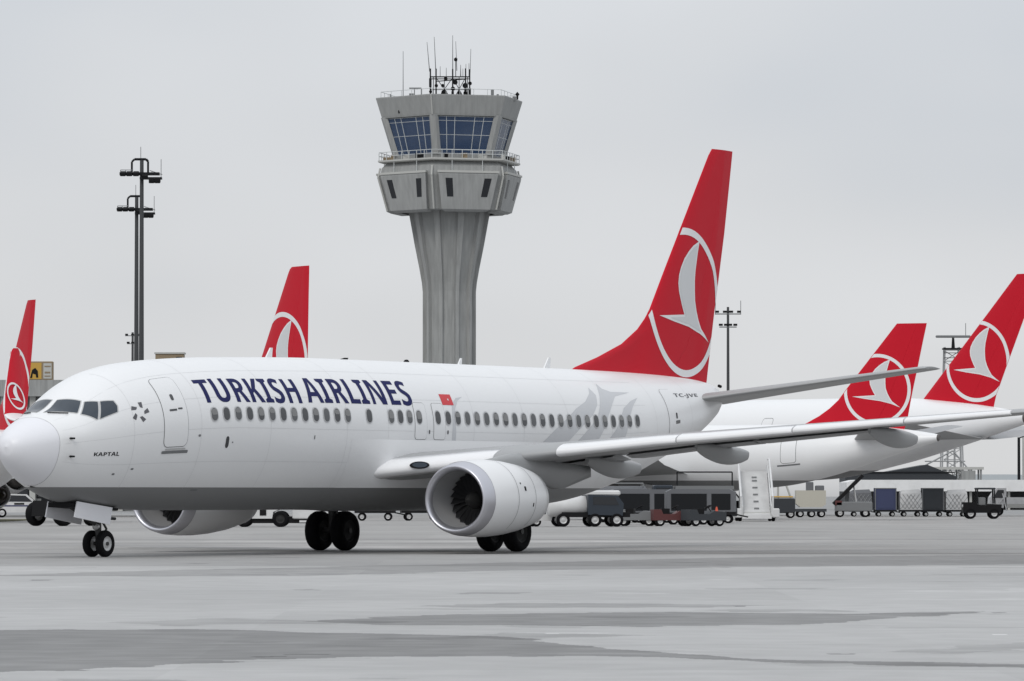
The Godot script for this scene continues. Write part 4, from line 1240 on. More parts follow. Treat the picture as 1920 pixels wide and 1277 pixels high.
func ground_vehicles() -> void:
	# service truck seen under the belly
	var o := vehicle("service_truck", "pale service truck parked behind the airliner between its far engine and gear", "truck", Vector3(-11.9, 0, -244))
	obj("chassis", Shape.new().box(Vector3(0.8, 0.42, 0), Vector3(6.0, 0.2, 1.5)), M.dark, o)
	obj("cab", Shape.new().prism([[-0.95, 0.42], [0.05, 0.42], [0.1, 0.75], [0.35, 0.85], [0.35, 2.0], [-0.4, 2.0], [-0.85, 1.4]], -1.0, 1.0), M.fleet, o)
	obj("cab_window", Shape.new().prism([[-0.62, 1.35], [-0.05, 1.35], [-0.05, 2.0], [-0.36, 2.0]], 1.0, 1.02), M.slot, o)
	obj("door_recess", Shape.new().box(Vector3(-0.4, 0.72, 1.01), Vector3(0.32, 0.3, 0.03)), M.dark, o)
	obj("box_body", Shape.new().rbox(Vector3(2.55, 1.15, 0), Vector3(3.0, 1.5, 2.1), 0.05), M.fleet, o)
	obj("side_skirt", Shape.new().box(Vector3(0.6, 0.3, 0.85), Vector3(5.2, 0.22, 0.1)), M.dark, o)
	obj("side_rail", Shape.new().box(Vector3(2.2, 0.28, 1.02), Vector3(1.6, 0.1, 0.05)), M.fleet, o)
	obj("engine_block", Shape.new().rbox(Vector3(-1.5, 0.72, 0), Vector3(1.0, 0.8, 1.6), 0.08), M.steel_dark, o)
	obj("bumper", Shape.new().rbox(Vector3(-2.05, 0.5, 0), Vector3(0.2, 0.25, 1.9), 0.03), M.dark, o)
	for x in [-1.35, 0.45, 3.4]:
		for z in [-0.95, 0.95]:
			wheel(o, Vector3(x, 0.4, z), 0.4, 0.26, Vector3(0, 0, 1), M.hub)
	# car at the left edge
	o = vehicle("car", "white car with dark windows at the left edge under the airliner's nose", "car", Vector3(-34.6, 0, -345), 0.25)
	obj("body", Shape.new().prism([[-2.1, 0.35], [2.2, 0.35], [2.25, 0.8], [2.0, 0.95], [1.2, 1.05], [-2.0, 1.1], [-2.15, 0.8]], -0.88, 0.88), M.fleet, o)
	obj("roof", Shape.new().prism([[-1.95, 1.1], [1.15, 1.05], [0.45, 1.62], [-1.5, 1.68], [-1.85, 1.55]], -0.76, 0.76), M.fleet, o)
	for z in [-1.0, 1.0]:
		obj("side_window", Shape.new().prism([[-1.7, 1.12], [0.85, 1.1], [0.35, 1.53], [-1.45, 1.58]], minf(0.762 * z, 0.78 * z), maxf(0.762 * z, 0.78 * z)), M.slot, o)
		obj("side_stripe", Shape.new().box(Vector3(0.0, 0.82, 0.89 * z), Vector3(3.0, 0.08, 0.02)), M.navy, o)
		obj("door_mark", Shape.new().box(Vector3(-0.1, 0.96, 0.89 * z), Vector3(0.7, 0.12, 0.02)), M.dark, o)
	obj("windscreen", Shape.new().prism([[1.2, 1.06], [1.17, 1.04], [0.47, 1.6], [0.5, 1.63]], -0.7, 0.7), M.slot, o)
	for x in [-1.3, 1.35]:
		for z in [-0.8, 0.8]:
			wheel(o, Vector3(x, 0.33, z), 0.33, 0.2)
	# tow tractor with big tyres
	o = vehicle("tow_tractor", "dark aircraft tow tractor with big tyres below the airliner's nose", "tow tractor", Vector3(-23.0, 0, -252), 0.9)
	obj("body", Shape.new().prism([[-1.6, 0.5], [1.9, 0.45], [2.0, 0.85], [1.5, 1.05], [-0.2, 1.15], [-1.5, 1.3]], -0.7, 0.7), M.dark, o)
	obj("cab", Shape.new().rbox(Vector3(-0.6, 1.55, 0), Vector3(1.0, 0.8, 1.1), 0.06), M.steel_dark, o)
	obj("exhaust_pipe", Shape.new().tube(Vector3(0.5, 1.0, 0.5), Vector3(0.5, 1.75, 0.5), 0.06), M.rim, o)
	obj("tow_bar", Shape.new().tube(Vector3(1.9, 0.5, 0), Vector3(3.9, 0.35, 0), 0.08), M.steel_dark, o)
	for x in [-1.0, 1.1]:
		for z in [-0.95, 0.95]:
			wheel(o, Vector3(x, 0.62 if x < 0.0 else 0.42, z), 0.62 if x < 0.0 else 0.42, 0.5)
	# tanker and tugs seen under the wing
	o = vehicle("tank_truck", "dark tank truck with a silver tank right of the near engine", "tank truck", Vector3(4.1, 0, -246), 0.15)
	obj("chassis", Shape.new().box(Vector3(0, 0.6, 0), Vector3(3.4, 0.25, 1.6)), M.dark, o)
	obj("tank", Shape.new().lathe(Vector3(-2.4, 1.02, 0), Vector3.RIGHT, [[0.0, 0.0], [0.05, 0.42], [0.15, 0.52], [2.0, 0.52], [2.1, 0.42], [2.15, 0.0]], 20), M.fleet, o)
	obj("cab", Shape.new().prism([[-0.45, 0.6], [1.3, 0.55], [1.35, 1.15], [1.05, 1.55], [-0.45, 1.6]], -0.95, 0.95), M.truck_blue, o)
	obj("roof", Shape.new().rbox(Vector3(0.35, 1.68, 0), Vector3(1.7, 0.28, 1.8), 0.08), M.fleet, o)
	obj("cab_window", Shape.new().prism([[-0.2, 1.1], [1.1, 1.08], [0.9, 1.48], [-0.2, 1.5]], 0.95, 0.97), M.slot, o)
	for x in [-1.7, -0.1, 1.0]:
		for z in [-0.85, 0.85]:
			wheel(o, Vector3(x, 0.34, z), 0.34, 0.26)
	o = vehicle("baggage_tug", "small white baggage tug just right of the near engine", "baggage tug", Vector3(1.75, 0, -247), 0.2, "baggage tugs on the apron")
	obj("body", Shape.new().prism([[-1.0, 0.3], [1.0, 0.3], [1.0, 0.72], [0.35, 0.78], [0.1, 0.62], [-0.5, 0.62], [-0.6, 0.85], [-1.0, 0.85]], -0.6, 0.6), M.fleet, o)
	obj("seat", Shape.new().box(Vector3(-0.35, 0.75, 0), Vector3(0.4, 0.3, 0.9)), M.dark, o)
	obj("steering_wheel", Shape.new().lathe(Vector3(0.15, 0.98, 0.2), Vector3(-0.5, 1, 0), [[0.0, 0.15], [0.03, 0.18], [0.0, 0.2], [-0.03, 0.18], [0.0, 0.15]], 14).tube(Vector3(0.15, 0.98, 0.2), Vector3(0.35, 0.7, 0.2), 0.025), M.dark, o)
	for x in [-0.65, 0.65]:
		for z in [-0.5, 0.5]:
			wheel(o, Vector3(x, 0.25, z), 0.25, 0.18)
	for e in [[6.4, -251.0, "second baggage tug, grey, under the wing left of the red one", M.steel_mid], [8.1, -250.0, "dark red baggage tug under the wing, between a grey and a dark one", M.maroon], [9.7, -249.0, "dark green baggage tug under the wing beside the traffic cone", M.shed]]:
		var c := copy(o, e[2], Vector3(e[0], 0, e[1]), 0.1 + 0.15 * (e[0] - 8.0))
		c.get_node("body").material_override = e[3]
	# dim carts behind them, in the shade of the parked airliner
	var cart := vehicle("baggage_cart", "covered baggage cart under the parked airliner, leftmost of three", "baggage cart", Vector3(6.3, 0, -262), 0.1, "covered baggage carts under the parked airliner")
	obj("bed", Shape.new().box(Vector3(0, 0.55, 0), Vector3(2.5, 0.16, 1.4)), M.dark, cart)
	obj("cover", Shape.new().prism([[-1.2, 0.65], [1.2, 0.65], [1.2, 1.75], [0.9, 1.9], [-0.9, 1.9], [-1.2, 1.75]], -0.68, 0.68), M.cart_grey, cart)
	obj("curtain", Shape.new().box(Vector3(0, 1.2, 0.69), Vector3(1.9, 0.9, 0.03)), M.steel_dark, cart)
	obj("tow_bar", Shape.new().tube(Vector3(1.2, 0.5, 0), Vector3(1.9, 0.35, 0), 0.04), M.dark, cart)
	for x in [-0.8, 0.8]:
		for z in [-0.55, 0.55]:
			wheel(cart, Vector3(x, 0.25, z), 0.25, 0.16)
	copy(cart, "covered baggage cart under the parked airliner, second of three", Vector3(9.4, 0, -263), 0.05)
	copy(cart, "covered baggage cart under the parked airliner, rightmost of three", Vector3(11.3, 0, -275), -0.1)
	for e in [[-8.4, -302.0, 0.0, "covered baggage cart far behind the belly, left of two"], [-5.6, -303.0, 0.1, "covered baggage cart far behind the belly, nearer the engine"], [7.9, -280.0, 0.2, "covered baggage cart standing behind the row of three"]]:
		copy(cart, e[3], Vector3(e[0], 0, e[1]), e[2])
	var lift := vehicle("container_lift", "dark container lift with a raised deck under the parked airliner", "container lift", Vector3(10.4, 0, -284), 0.1)
	obj("chassis", Shape.new().rbox(Vector3(0, 0.6, 0), Vector3(5.0, 0.5, 2.0), 0.05), M.shed, lift)
	obj("deck", Shape.new().box(Vector3(0.6, 2.0, 0), Vector3(3.4, 0.22, 2.0)), M.steel_mid, lift)
	obj("scissor_arm", Shape.new().tube(Vector3(-0.8, 0.8, 0.9), Vector3(2.0, 1.95, 0.9), 0.09).tube(Vector3(2.0, 0.8, 0.9), Vector3(-0.8, 1.95, 0.9), 0.09), M.steel_dark, lift)
	obj("cab", Shape.new().rbox(Vector3(-1.8, 1.5, 0.5), Vector3(1.1, 1.3, 1.0), 0.06), M.truck_blue, lift)
	obj("cab_window", Shape.new().box(Vector3(-1.8, 1.7, 1.01), Vector3(0.8, 0.6, 0.04)), M.slot, lift)
	obj("guard_rail", Shape.new().tube(Vector3(-1.0, 2.9, 0.95), Vector3(2.2, 2.9, 0.95), 0.04).tube(Vector3(-1.0, 2.1, 0.95), Vector3(-1.0, 2.9, 0.95), 0.04).tube(Vector3(2.2, 2.1, 0.95), Vector3(2.2, 2.9, 0.95), 0.04), M.steel_dark, lift)
	for x in [-1.7, 1.7]:
		for z in [-0.9, 0.9]:
			wheel(lift, Vector3(x, 0.4, z), 0.4, 0.28)
	lift = vehicle("fuel_bowser", "grey fuel bowser standing in the shade between two carts", "fuel truck", Vector3(6.9, 0, -285), 0.0)
	obj("chassis", Shape.new().box(Vector3(0, 0.65, 0), Vector3(4.6, 0.24, 1.7)), M.dark, lift)
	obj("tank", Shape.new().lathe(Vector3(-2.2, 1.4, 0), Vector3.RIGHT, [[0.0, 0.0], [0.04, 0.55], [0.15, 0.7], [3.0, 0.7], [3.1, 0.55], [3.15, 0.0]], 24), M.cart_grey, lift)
	obj("cab", Shape.new().prism([[1.0, 0.6], [2.4, 0.55], [2.4, 1.2], [2.15, 1.9], [1.0, 1.95]], -0.95, 0.95), M.steel_mid, lift)
	obj("cab_window", Shape.new().prism([[1.25, 1.25], [2.2, 1.25], [2.05, 1.75], [1.25, 1.78]], 0.95, 0.97), M.slot, lift)
	obj("walkway", Shape.new().tube(Vector3(-2.0, 2.25, 0.3), Vector3(0.7, 2.25, 0.3), 0.04).tube(Vector3(-2.0, 2.05, 0.3), Vector3(-2.0, 2.25, 0.3), 0.04).tube(Vector3(0.7, 2.05, 0.3), Vector3(0.7, 2.25, 0.3), 0.04), M.steel_mid, lift)
	for x in [-1.6, -0.7, 1.7]:
		for z in [-0.85, 0.85]:
			wheel(lift, Vector3(x, 0.4, z), 0.4, 0.28)
	# traffic cone
	o = vehicle("traffic_cone", "tall orange red traffic cone left of the passenger stairs", "traffic cone", Vector3(10.65, 0, -256))
	obj("base", Shape.new().rbox(Vector3(0, 0.05, 0), Vector3(0.55, 0.1, 0.55), 0.03), M.dark, o)
	obj("cone", Shape.new().lathe(Vector3(0, 0.1, 0), Vector3.UP, [[0.0, 0.21], [0.85, 0.04], [0.88, 0.0]], 16), M.cone, o)
	obj("white_band", Shape.new().lathe(Vector3(0, 0.1, 0), Vector3.UP, [[0.42, 0.135], [0.62, 0.095]], 16), M.fleet, o)
	# passenger stairs
	o = vehicle("passenger_stairs", "white mobile passenger stairs standing before the parked airliner", "passenger stairs", Vector3(14.68, 0, -297))
	for i in 13:
		var u := i / 12.0
		obj("step", Shape.new().box(Vector3(0, 0.42 + 2.5 * u, 2.2 - 3.9 * u), Vector3(1.62, 0.06, 0.34)).box(Vector3(0, 0.31 + 2.5 * u, 2.36 - 3.9 * u), Vector3(1.6, 0.16, 0.02)), M.fleet, o)
		if i in [2, 4, 6, 8, 10, 11]:
			obj("step_mark", Shape.new().box(Vector3(0.0, 0.36 + 2.5 * u, 2.385 - 3.9 * u), Vector3(0.3, 0.09, 0.03)), M.steel_mid, o)
	obj("stair_underside", Shape.new().prism([[-2.45, 0.3], [-1.95, 0.3], [1.85, 2.76], [1.85, 2.5]], -0.78, 0.78, Transform3D(Basis(Vector3.UP, PI * 0.5), Vector3(0, 0, 0))), M.fleet, o)
	obj("landing", Shape.new().box(Vector3(0, 2.95, -2.5), Vector3(1.7, 0.12, 1.2)), M.fleet, o)
	for s in [-1.0, 1.0]:
		obj("side_panel", Shape.new().prism([[-3.1, 2.5], [-3.1, 3.4], [-1.8, 3.4], [2.3, 0.9], [2.3, 0.2], [-1.8, 2.6]], -0.03, 0.03, Transform3D(Basis(Vector3.UP, -PI * 0.5), Vector3(0.86 * s, 0, 0))), M.fleet, o)
		obj("handrail", Shape.new().tube(Vector3(0.95 * s, 1.45, 2.3), Vector3(0.95 * s, 3.75, -1.7), 0.07).tube(Vector3(0.95 * s, 3.75, -1.7), Vector3(0.95 * s, 3.75, -3.0), 0.07).tube(Vector3(0.95 * s, 0.3, 2.3), Vector3(0.95 * s, 1.45, 2.3), 0.06).tube(Vector3(0.95 * s, 2.6, -1.7), Vector3(0.95 * s, 3.75, -1.7), 0.06), M.fleet, o)
		obj("outrigger", Shape.new().rbox(Vector3(1.12 * s, 0.5, 1.7), Vector3(0.45, 0.55, 1.4), 0.05), M.fleet, o)
		for z in [1.8, -2.2]:
			wheel(o, Vector3(1.0 * s, 0.24, z), 0.24, 0.22, Vector3(1, 0, 0))
	obj("undercarriage", Shape.new().box(Vector3(0, 0.42, -0.2), Vector3(1.9, 0.24, 4.6)), M.concrete_pale, o)
	obj("lift_frame", Shape.new().tube(Vector3(-0.8, 0.4, -2.4), Vector3(-0.8, 2.9, -2.4), 0.07).tube(Vector3(0.8, 0.4, -2.4), Vector3(0.8, 2.9, -2.4), 0.07), M.steel_mid, o)
	obj("front_plate", Shape.new().box(Vector3(0, 0.26, 2.42), Vector3(1.75, 0.2, 0.06)), M.fleet, o)
	# generator and belt loader beyond the stairs
	o = vehicle("ground_power_unit", "dark ground power unit with a yellow rail right of the stairs", "ground power unit", Vector3(18.4, 0, -335))
	obj("housing", Shape.new().rbox(Vector3(0, 0.85, 0), Vector3(1.7, 1.0, 1.4), 0.06), M.shed, o)
	obj("yellow_rail", Shape.new().tube(Vector3(-0.8, 1.45, 0.7), Vector3(0.7, 1.45, 0.7), 0.05), M.yellow, o)
	obj("post", Shape.new().tube(Vector3(-0.3, 1.3, 0.3), Vector3(-0.3, 2.6, 0.3), 0.07).tube(Vector3(0.6, 1.3, 0.3), Vector3(0.1, 2.7, 0.3), 0.07), M.concrete_pale, o)
	for x in [-0.55, 0.55]:
		wheel(o, Vector3(x, 0.28, 0.6), 0.28, 0.2)
		wheel(o, Vector3(x, 0.28, -0.6), 0.28, 0.2)
	o = vehicle("cargo_tub", "beige rounded cargo tub on a four wheeled dolly right of the stairs", "cargo dolly", Vector3(21.0, 0, -347))
	obj("tub", Shape.new().prism([[-1.0, 1.9], [1.1, 1.9], [1.1, 0.9], [0.8, 0.72], [-0.7, 0.72], [-1.0, 0.95]], -0.8, 0.8), M.beige, o)
	obj("bed", Shape.new().box(Vector3(-0.3, 0.5, 0), Vector3(2.9, 0.2, 1.5)), M.shed, o)
	obj("load", Shape.new().rbox(Vector3(0.0, 2.15, 0), Vector3(0.5, 0.7, 0.8), 0.05).rbox(Vector3(0.7, 2.05, 0), Vector3(0.6, 0.4, 0.9), 0.05), M.cart_grey, o)
	for x in [-1.4, -0.7, 0.1, 0.8]:
		for z in [-0.65, 0.65]:
			wheel(o, Vector3(x, 0.26, z), 0.26, 0.18)
	o = vehicle("belt_loader", "belt loader with a raised dark conveyor boom beside the cargo tub", "belt loader", Vector3(23.9, 0, -350))
	obj("body", Shape.new().rbox(Vector3(0.4, 0.75, 0), Vector3(2.6, 0.7, 1.5), 0.06), M.steel_mid, o)
	obj("conveyor", Shape.new().box(Vector3(0.0, 1.95, 0.2), Vector3(2.9, 0.24, 0.9), Basis(Vector3.BACK, 0.78)), M.dark, o)
	obj("lift_strut", Shape.new().tube(Vector3(0.6, 0.9, 0.3), Vector3(0.4, 2.2, 0.3), 0.06), M.rim, o)
	obj("red_guard", Shape.new().rbox(Vector3(-0.7, 1.0, 0.7), Vector3(0.5, 0.35, 0.1), 0.03), M.maroon, o)
	for x in [-0.6, 1.2]:
		for z in [-0.65, 0.65]:
			wheel(o, Vector3(x, 0.3, z), 0.3, 0.2)
	# dollies with their loads
	var dolly := vehicle("baggage_dolly", "flat dolly under the grey wrapped cargo, leftmost of the row", "baggage dolly", Vector3(25.5, 0, -360), 0.0, "dollies in the row before the canopy")
	obj("deck", Shape.new().box(Vector3(0, 0.42, 0), Vector3(1.62, 0.14, 1.5)), M.steel_dark, dolly)
	obj("tow_bar", Shape.new().tube(Vector3(0.8, 0.36, 0), Vector3(1.1, 0.3, 0), 0.04), M.dark, dolly)
	for x in [-0.5, 0.5]:
		for z in [-0.6, 0.6]:
			wheel(dolly, Vector3(x, 0.18, z), 0.18, 0.14)
	copy(dolly, "flat dolly under the blue cargo container", Vector3(27.3, 0, -360), 0.0)
	copy(dolly, "flat dolly under the white netted cargo left of the black container", Vector3(29.15, 0, -360), 0.0)
	copy(dolly, "flat dolly under the black cargo container", Vector3(30.75, 0, -360), 0.0)
	copy(dolly, "flat dolly under the white netted cargo right of the black container", Vector3(32.5, 0, -360), 0.0)
	cargo("cargo_pallet", "grey plastic wrapped cargo on the leftmost dolly of the row", Vector3(25.5, 0.49, -360), M.cart_grey, true)
	cargo("cargo_container", "dark blue cargo container on a dolly", Vector3(27.3, 0.49, -360), M.truck_navy, false)
	cargo("cargo_pallet", "white netted cargo between the blue and the black container", Vector3(29.15, 0.49, -360), M.fleet, true)
	cargo("cargo_container", "black cargo container between two white netted loads", Vector3(30.75, 0.49, -360), M.shed, false)
	cargo("cargo_pallet", "white netted cargo right of the black container", Vector3(32.5, 0.49, -360), M.fleet, true)
	# dark tug at the right
	o = vehicle("cargo_tractor", "dark cargo tractor with an open cab at the right end of the dolly row", "tractor", Vector3(31.0, 0, -325))
	obj("body", Shape.new().prism([[-1.25, 0.4], [1.25, 0.4], [1.3, 0.95], [0.4, 1.0], [0.3, 0.85], [-0.3, 0.9], [-0.4, 1.1], [-1.25, 1.1]], -0.7, 0.7), M.dark, o)
	obj("cab_roof", Shape.new().rbox(Vector3(0.25, 2.0, 0), Vector3(1.3, 0.12, 1.3), 0.04), M.shed, o)
	obj("cab_frame", Shape.new().tube(Vector3(-0.3, 1.0, 0.6), Vector3(-0.3, 2.0, 0.6), 0.05).tube(Vector3(0.85, 1.0, 0.6), Vector3(0.8, 2.0, 0.6), 0.05).tube(Vector3(-0.3, 1.0, -0.6), Vector3(-0.3, 2.0, -0.6), 0.05).tube(Vector3(0.85, 1.0, -0.6), Vector3(0.8, 2.0, -0.6), 0.05), M.steel_dark, o)
	obj("seat", Shape.new().rbox(Vector3(0.0, 1.15, 0), Vector3(0.5, 0.55, 1.0), 0.06), M.steel_mid, o)
	obj("head_lamp", Shape.new().lathe(Vector3(-1.26, 0.85, 0.5), Vector3(-1, 0, 0.4), [[0.0, 0.1], [0.05, 0.08], [0.06, 0.0]], 12), M.rim, o)
	for x in [-0.75, 0.8]:
		for z in [-0.6, 0.6]:
			wheel(o, Vector3(x, 0.36, z), 0.36, 0.24)
	# pale truck at the right edge
	o = vehicle("catering_truck", "white open sided truck at the right edge before the canopy", "truck", Vector3(38.2, 0, -372))
	obj("cab", Shape.new().prism([[-2.2, 0.6], [-0.9, 0.6], [-0.9, 2.1], [-1.6, 2.1], [-2.1, 1.4]], -0.95, 0.95), M.fleet, o)
	obj("bed", Shape.new().box(Vector3(0.6, 0.75, 0), Vector3(3.4, 0.3, 1.9)), M.concrete_pale, o)
	obj("side_board", Shape.new().box(Vector3(0.6, 1.15, 0.92), Vector3(3.2, 0.5, 0.06)), M.fleet, o)
	obj("cab_window", Shape.new().prism([[-1.9, 1.35], [-1.1, 1.35], [-1.1, 1.95], [-1.55, 1.95]], 0.95, 0.97), M.slot, o)
	obj("ladder", Shape.new().tube(Vector3(-1.9, 0.4, 1.0), Vector3(-1.1, 1.4, 1.0), 0.05).tube(Vector3(-0.9, 0.4, 1.0), Vector3(-1.2, 1.7, 1.0), 0.05), M.fleet, o)
	for x in [-1.5, 1.4]:
		for z in [-0.85, 0.85]:
			wheel(o, Vector3(x, 0.38, z), 0.38, 0.24)

func cargo(called: String, label: String, at: Vector3, mat: Material, net: bool) -> void:
	var o := thing(called, label, "cargo", at)
	if net:
		obj("load", Shape.new().loft([PackedVector3Array([Vector3(-0.78, 0.05, 0.7), Vector3(0.78, 0.05, 0.7), Vector3(0.78, 0.05, -0.7), Vector3(-0.78, 0.05, -0.7)]), PackedVector3Array([Vector3(-0.8, 0.6, 0.73), Vector3(0.8, 0.6, 0.73), Vector3(0.8, 0.6, -0.73), Vector3(-0.8, 0.6, -0.73)]), PackedVector3Array([Vector3(-0.77, 1.2, 0.69), Vector3(0.74, 1.25, 0.69), Vector3(0.74, 1.2, -0.69), Vector3(-0.77, 1.25, -0.69)]), PackedVector3Array([Vector3(-0.6, 1.45, 0.5), Vector3(0.62, 1.5, 0.5), Vector3(0.6, 1.5, -0.5), Vector3(-0.6, 1.42, -0.5)])], true, -1), mat, o)
		var n := Shape.new()
		for i in 6:
			var x := -0.75 + 0.3 * i
			n.tube(Vector3(x, 0.08, 0.735), Vector3(minf(x + 0.75, 0.78), 0.08 + minf(0.75, 0.78 - x) * 1.4, 0.735), 0.018, -1.0, 4)
			n.tube(Vector3(-x, 0.08, 0.735), Vector3(maxf(-x - 0.75, -0.78), 0.08 + minf(0.75, 0.78 - x) * 1.4, 0.735), 0.018, -1.0, 4)
		obj("net", n, M.galvanised, o)
		obj("pallet_sheet", Shape.new().box(Vector3(0, 0.025, 0), Vector3(1.6, 0.05, 1.5)), M.rim, o)
	else:
		obj("shell", Shape.new().prism([[-0.78, 0.0], [0.78, 0.0], [0.78, 1.6], [-0.78, 1.6]], -0.72, 0.72), mat, o)
		obj("edge_frame", Shape.new().box(Vector3(-0.76, 0.8, 0.73), Vector3(0.06, 1.6, 0.04)).box(Vector3(0.76, 0.8, 0.73), Vector3(0.06, 1.6, 0.04)).box(Vector3(0, 1.57, 0.735), Vector3(1.46, 0.06, 0.04)), M.steel_mid, o)
		obj("door_panel", Shape.new().box(Vector3(0, 0.75, 0.73), Vector3(1.2, 1.3, 0.03)), mat, o)

# ---------------------------------------------------------------- ground
var soil := FastNoiseLite.new()
var fine_noise := FastNoiseLite.new()
var stains_and_shade := []

func inside(p: Vector2, poly: PackedVector2Array) -> bool:
	return Geometry2D.is_point_in_polygon(p, poly)

func ground_sheet(called: String, x0: float, x1: float, z0: float, z1: float, w: int, h: int) -> void:
	var im := Image.create_empty(w, h, false, Image.FORMAT_RGB8)
	var boxes := []
	for s in stains_and_shade:
		var r := Rect2(s[0][0], Vector2.ZERO)
		for q in s[0]:
			r = r.expand(q)
		boxes.append(r.grow(1.2))
	for j in h:
		var z := lerpf(z0, z1, (j + 0.5) / h)
		var warm := 0.995 if z > -90.0 else lerpf(0.995, 1.015, clampf((-z - 90.0) / 60.0, 0.0, 1.0))   # the ground colour turns a little warmer far off
		var here := []
		for k in stains_and_shade.size():
			if boxes[k].position.y <= z and boxes[k].end.y >= z:
				here.append(k)
		for i in w:
			var x := lerpf(x0, x1, (i + 0.5) / w)
			var n := soil.get_noise_2d(x * 1.0, z * 0.55)
			var f := fine_noise.get_noise_2d(x, z)
			var c := (0.378 if z > -110.0 else 0.29) + 0.042 * n + 0.034 * f
			# the joints between slabs, filled with dark sealant
			var jz := absf(fposmod(z, 7.5) - 3.75)
			if jz > 3.69:
				c *= 0.9
			var slab := hash(Vector2i(int(floor((x + 3.1) / 7.5)), int(floor(z / 7.5)))) % 100
			c *= 0.965 + 0.0009 * slab
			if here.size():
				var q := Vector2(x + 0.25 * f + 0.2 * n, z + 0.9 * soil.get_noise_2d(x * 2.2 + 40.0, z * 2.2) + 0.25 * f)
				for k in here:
					if boxes[k].has_point(q) and inside(q, stains_and_shade[k][0]):
						c *= stains_and_shade[k][1] + 0.06 * f
			im.set_pixel(i, j, lin(c * (warm + 0.014), c, c * (1.986 - warm)))
	var m := StandardMaterial3D.new()
	m.albedo_texture = ImageTexture.create_from_image(im)
	m.texture_repeat = false
	m.roughness = 0.78
	var s := SurfaceTool.new()
	s.begin(Mesh.PRIMITIVE_TRIANGLES)
	var p := [Vector3(x0, 0, z0), Vector3(x1, 0, z0), Vector3(x1, 0, z1), Vector3(x0, 0, z1)]
	var uv := [Vector2(0, 0), Vector2(1, 0), Vector2(1, 1), Vector2(0, 1)]
	for k in [0, 1, 2, 0, 2, 3]:
		s.set_normal(Vector3.UP)
		s.set_uv(uv[k])
		s.add_vertex(p[k])
	var o := put(called, s.commit(), m)
	o.set_meta("kind", "structure")

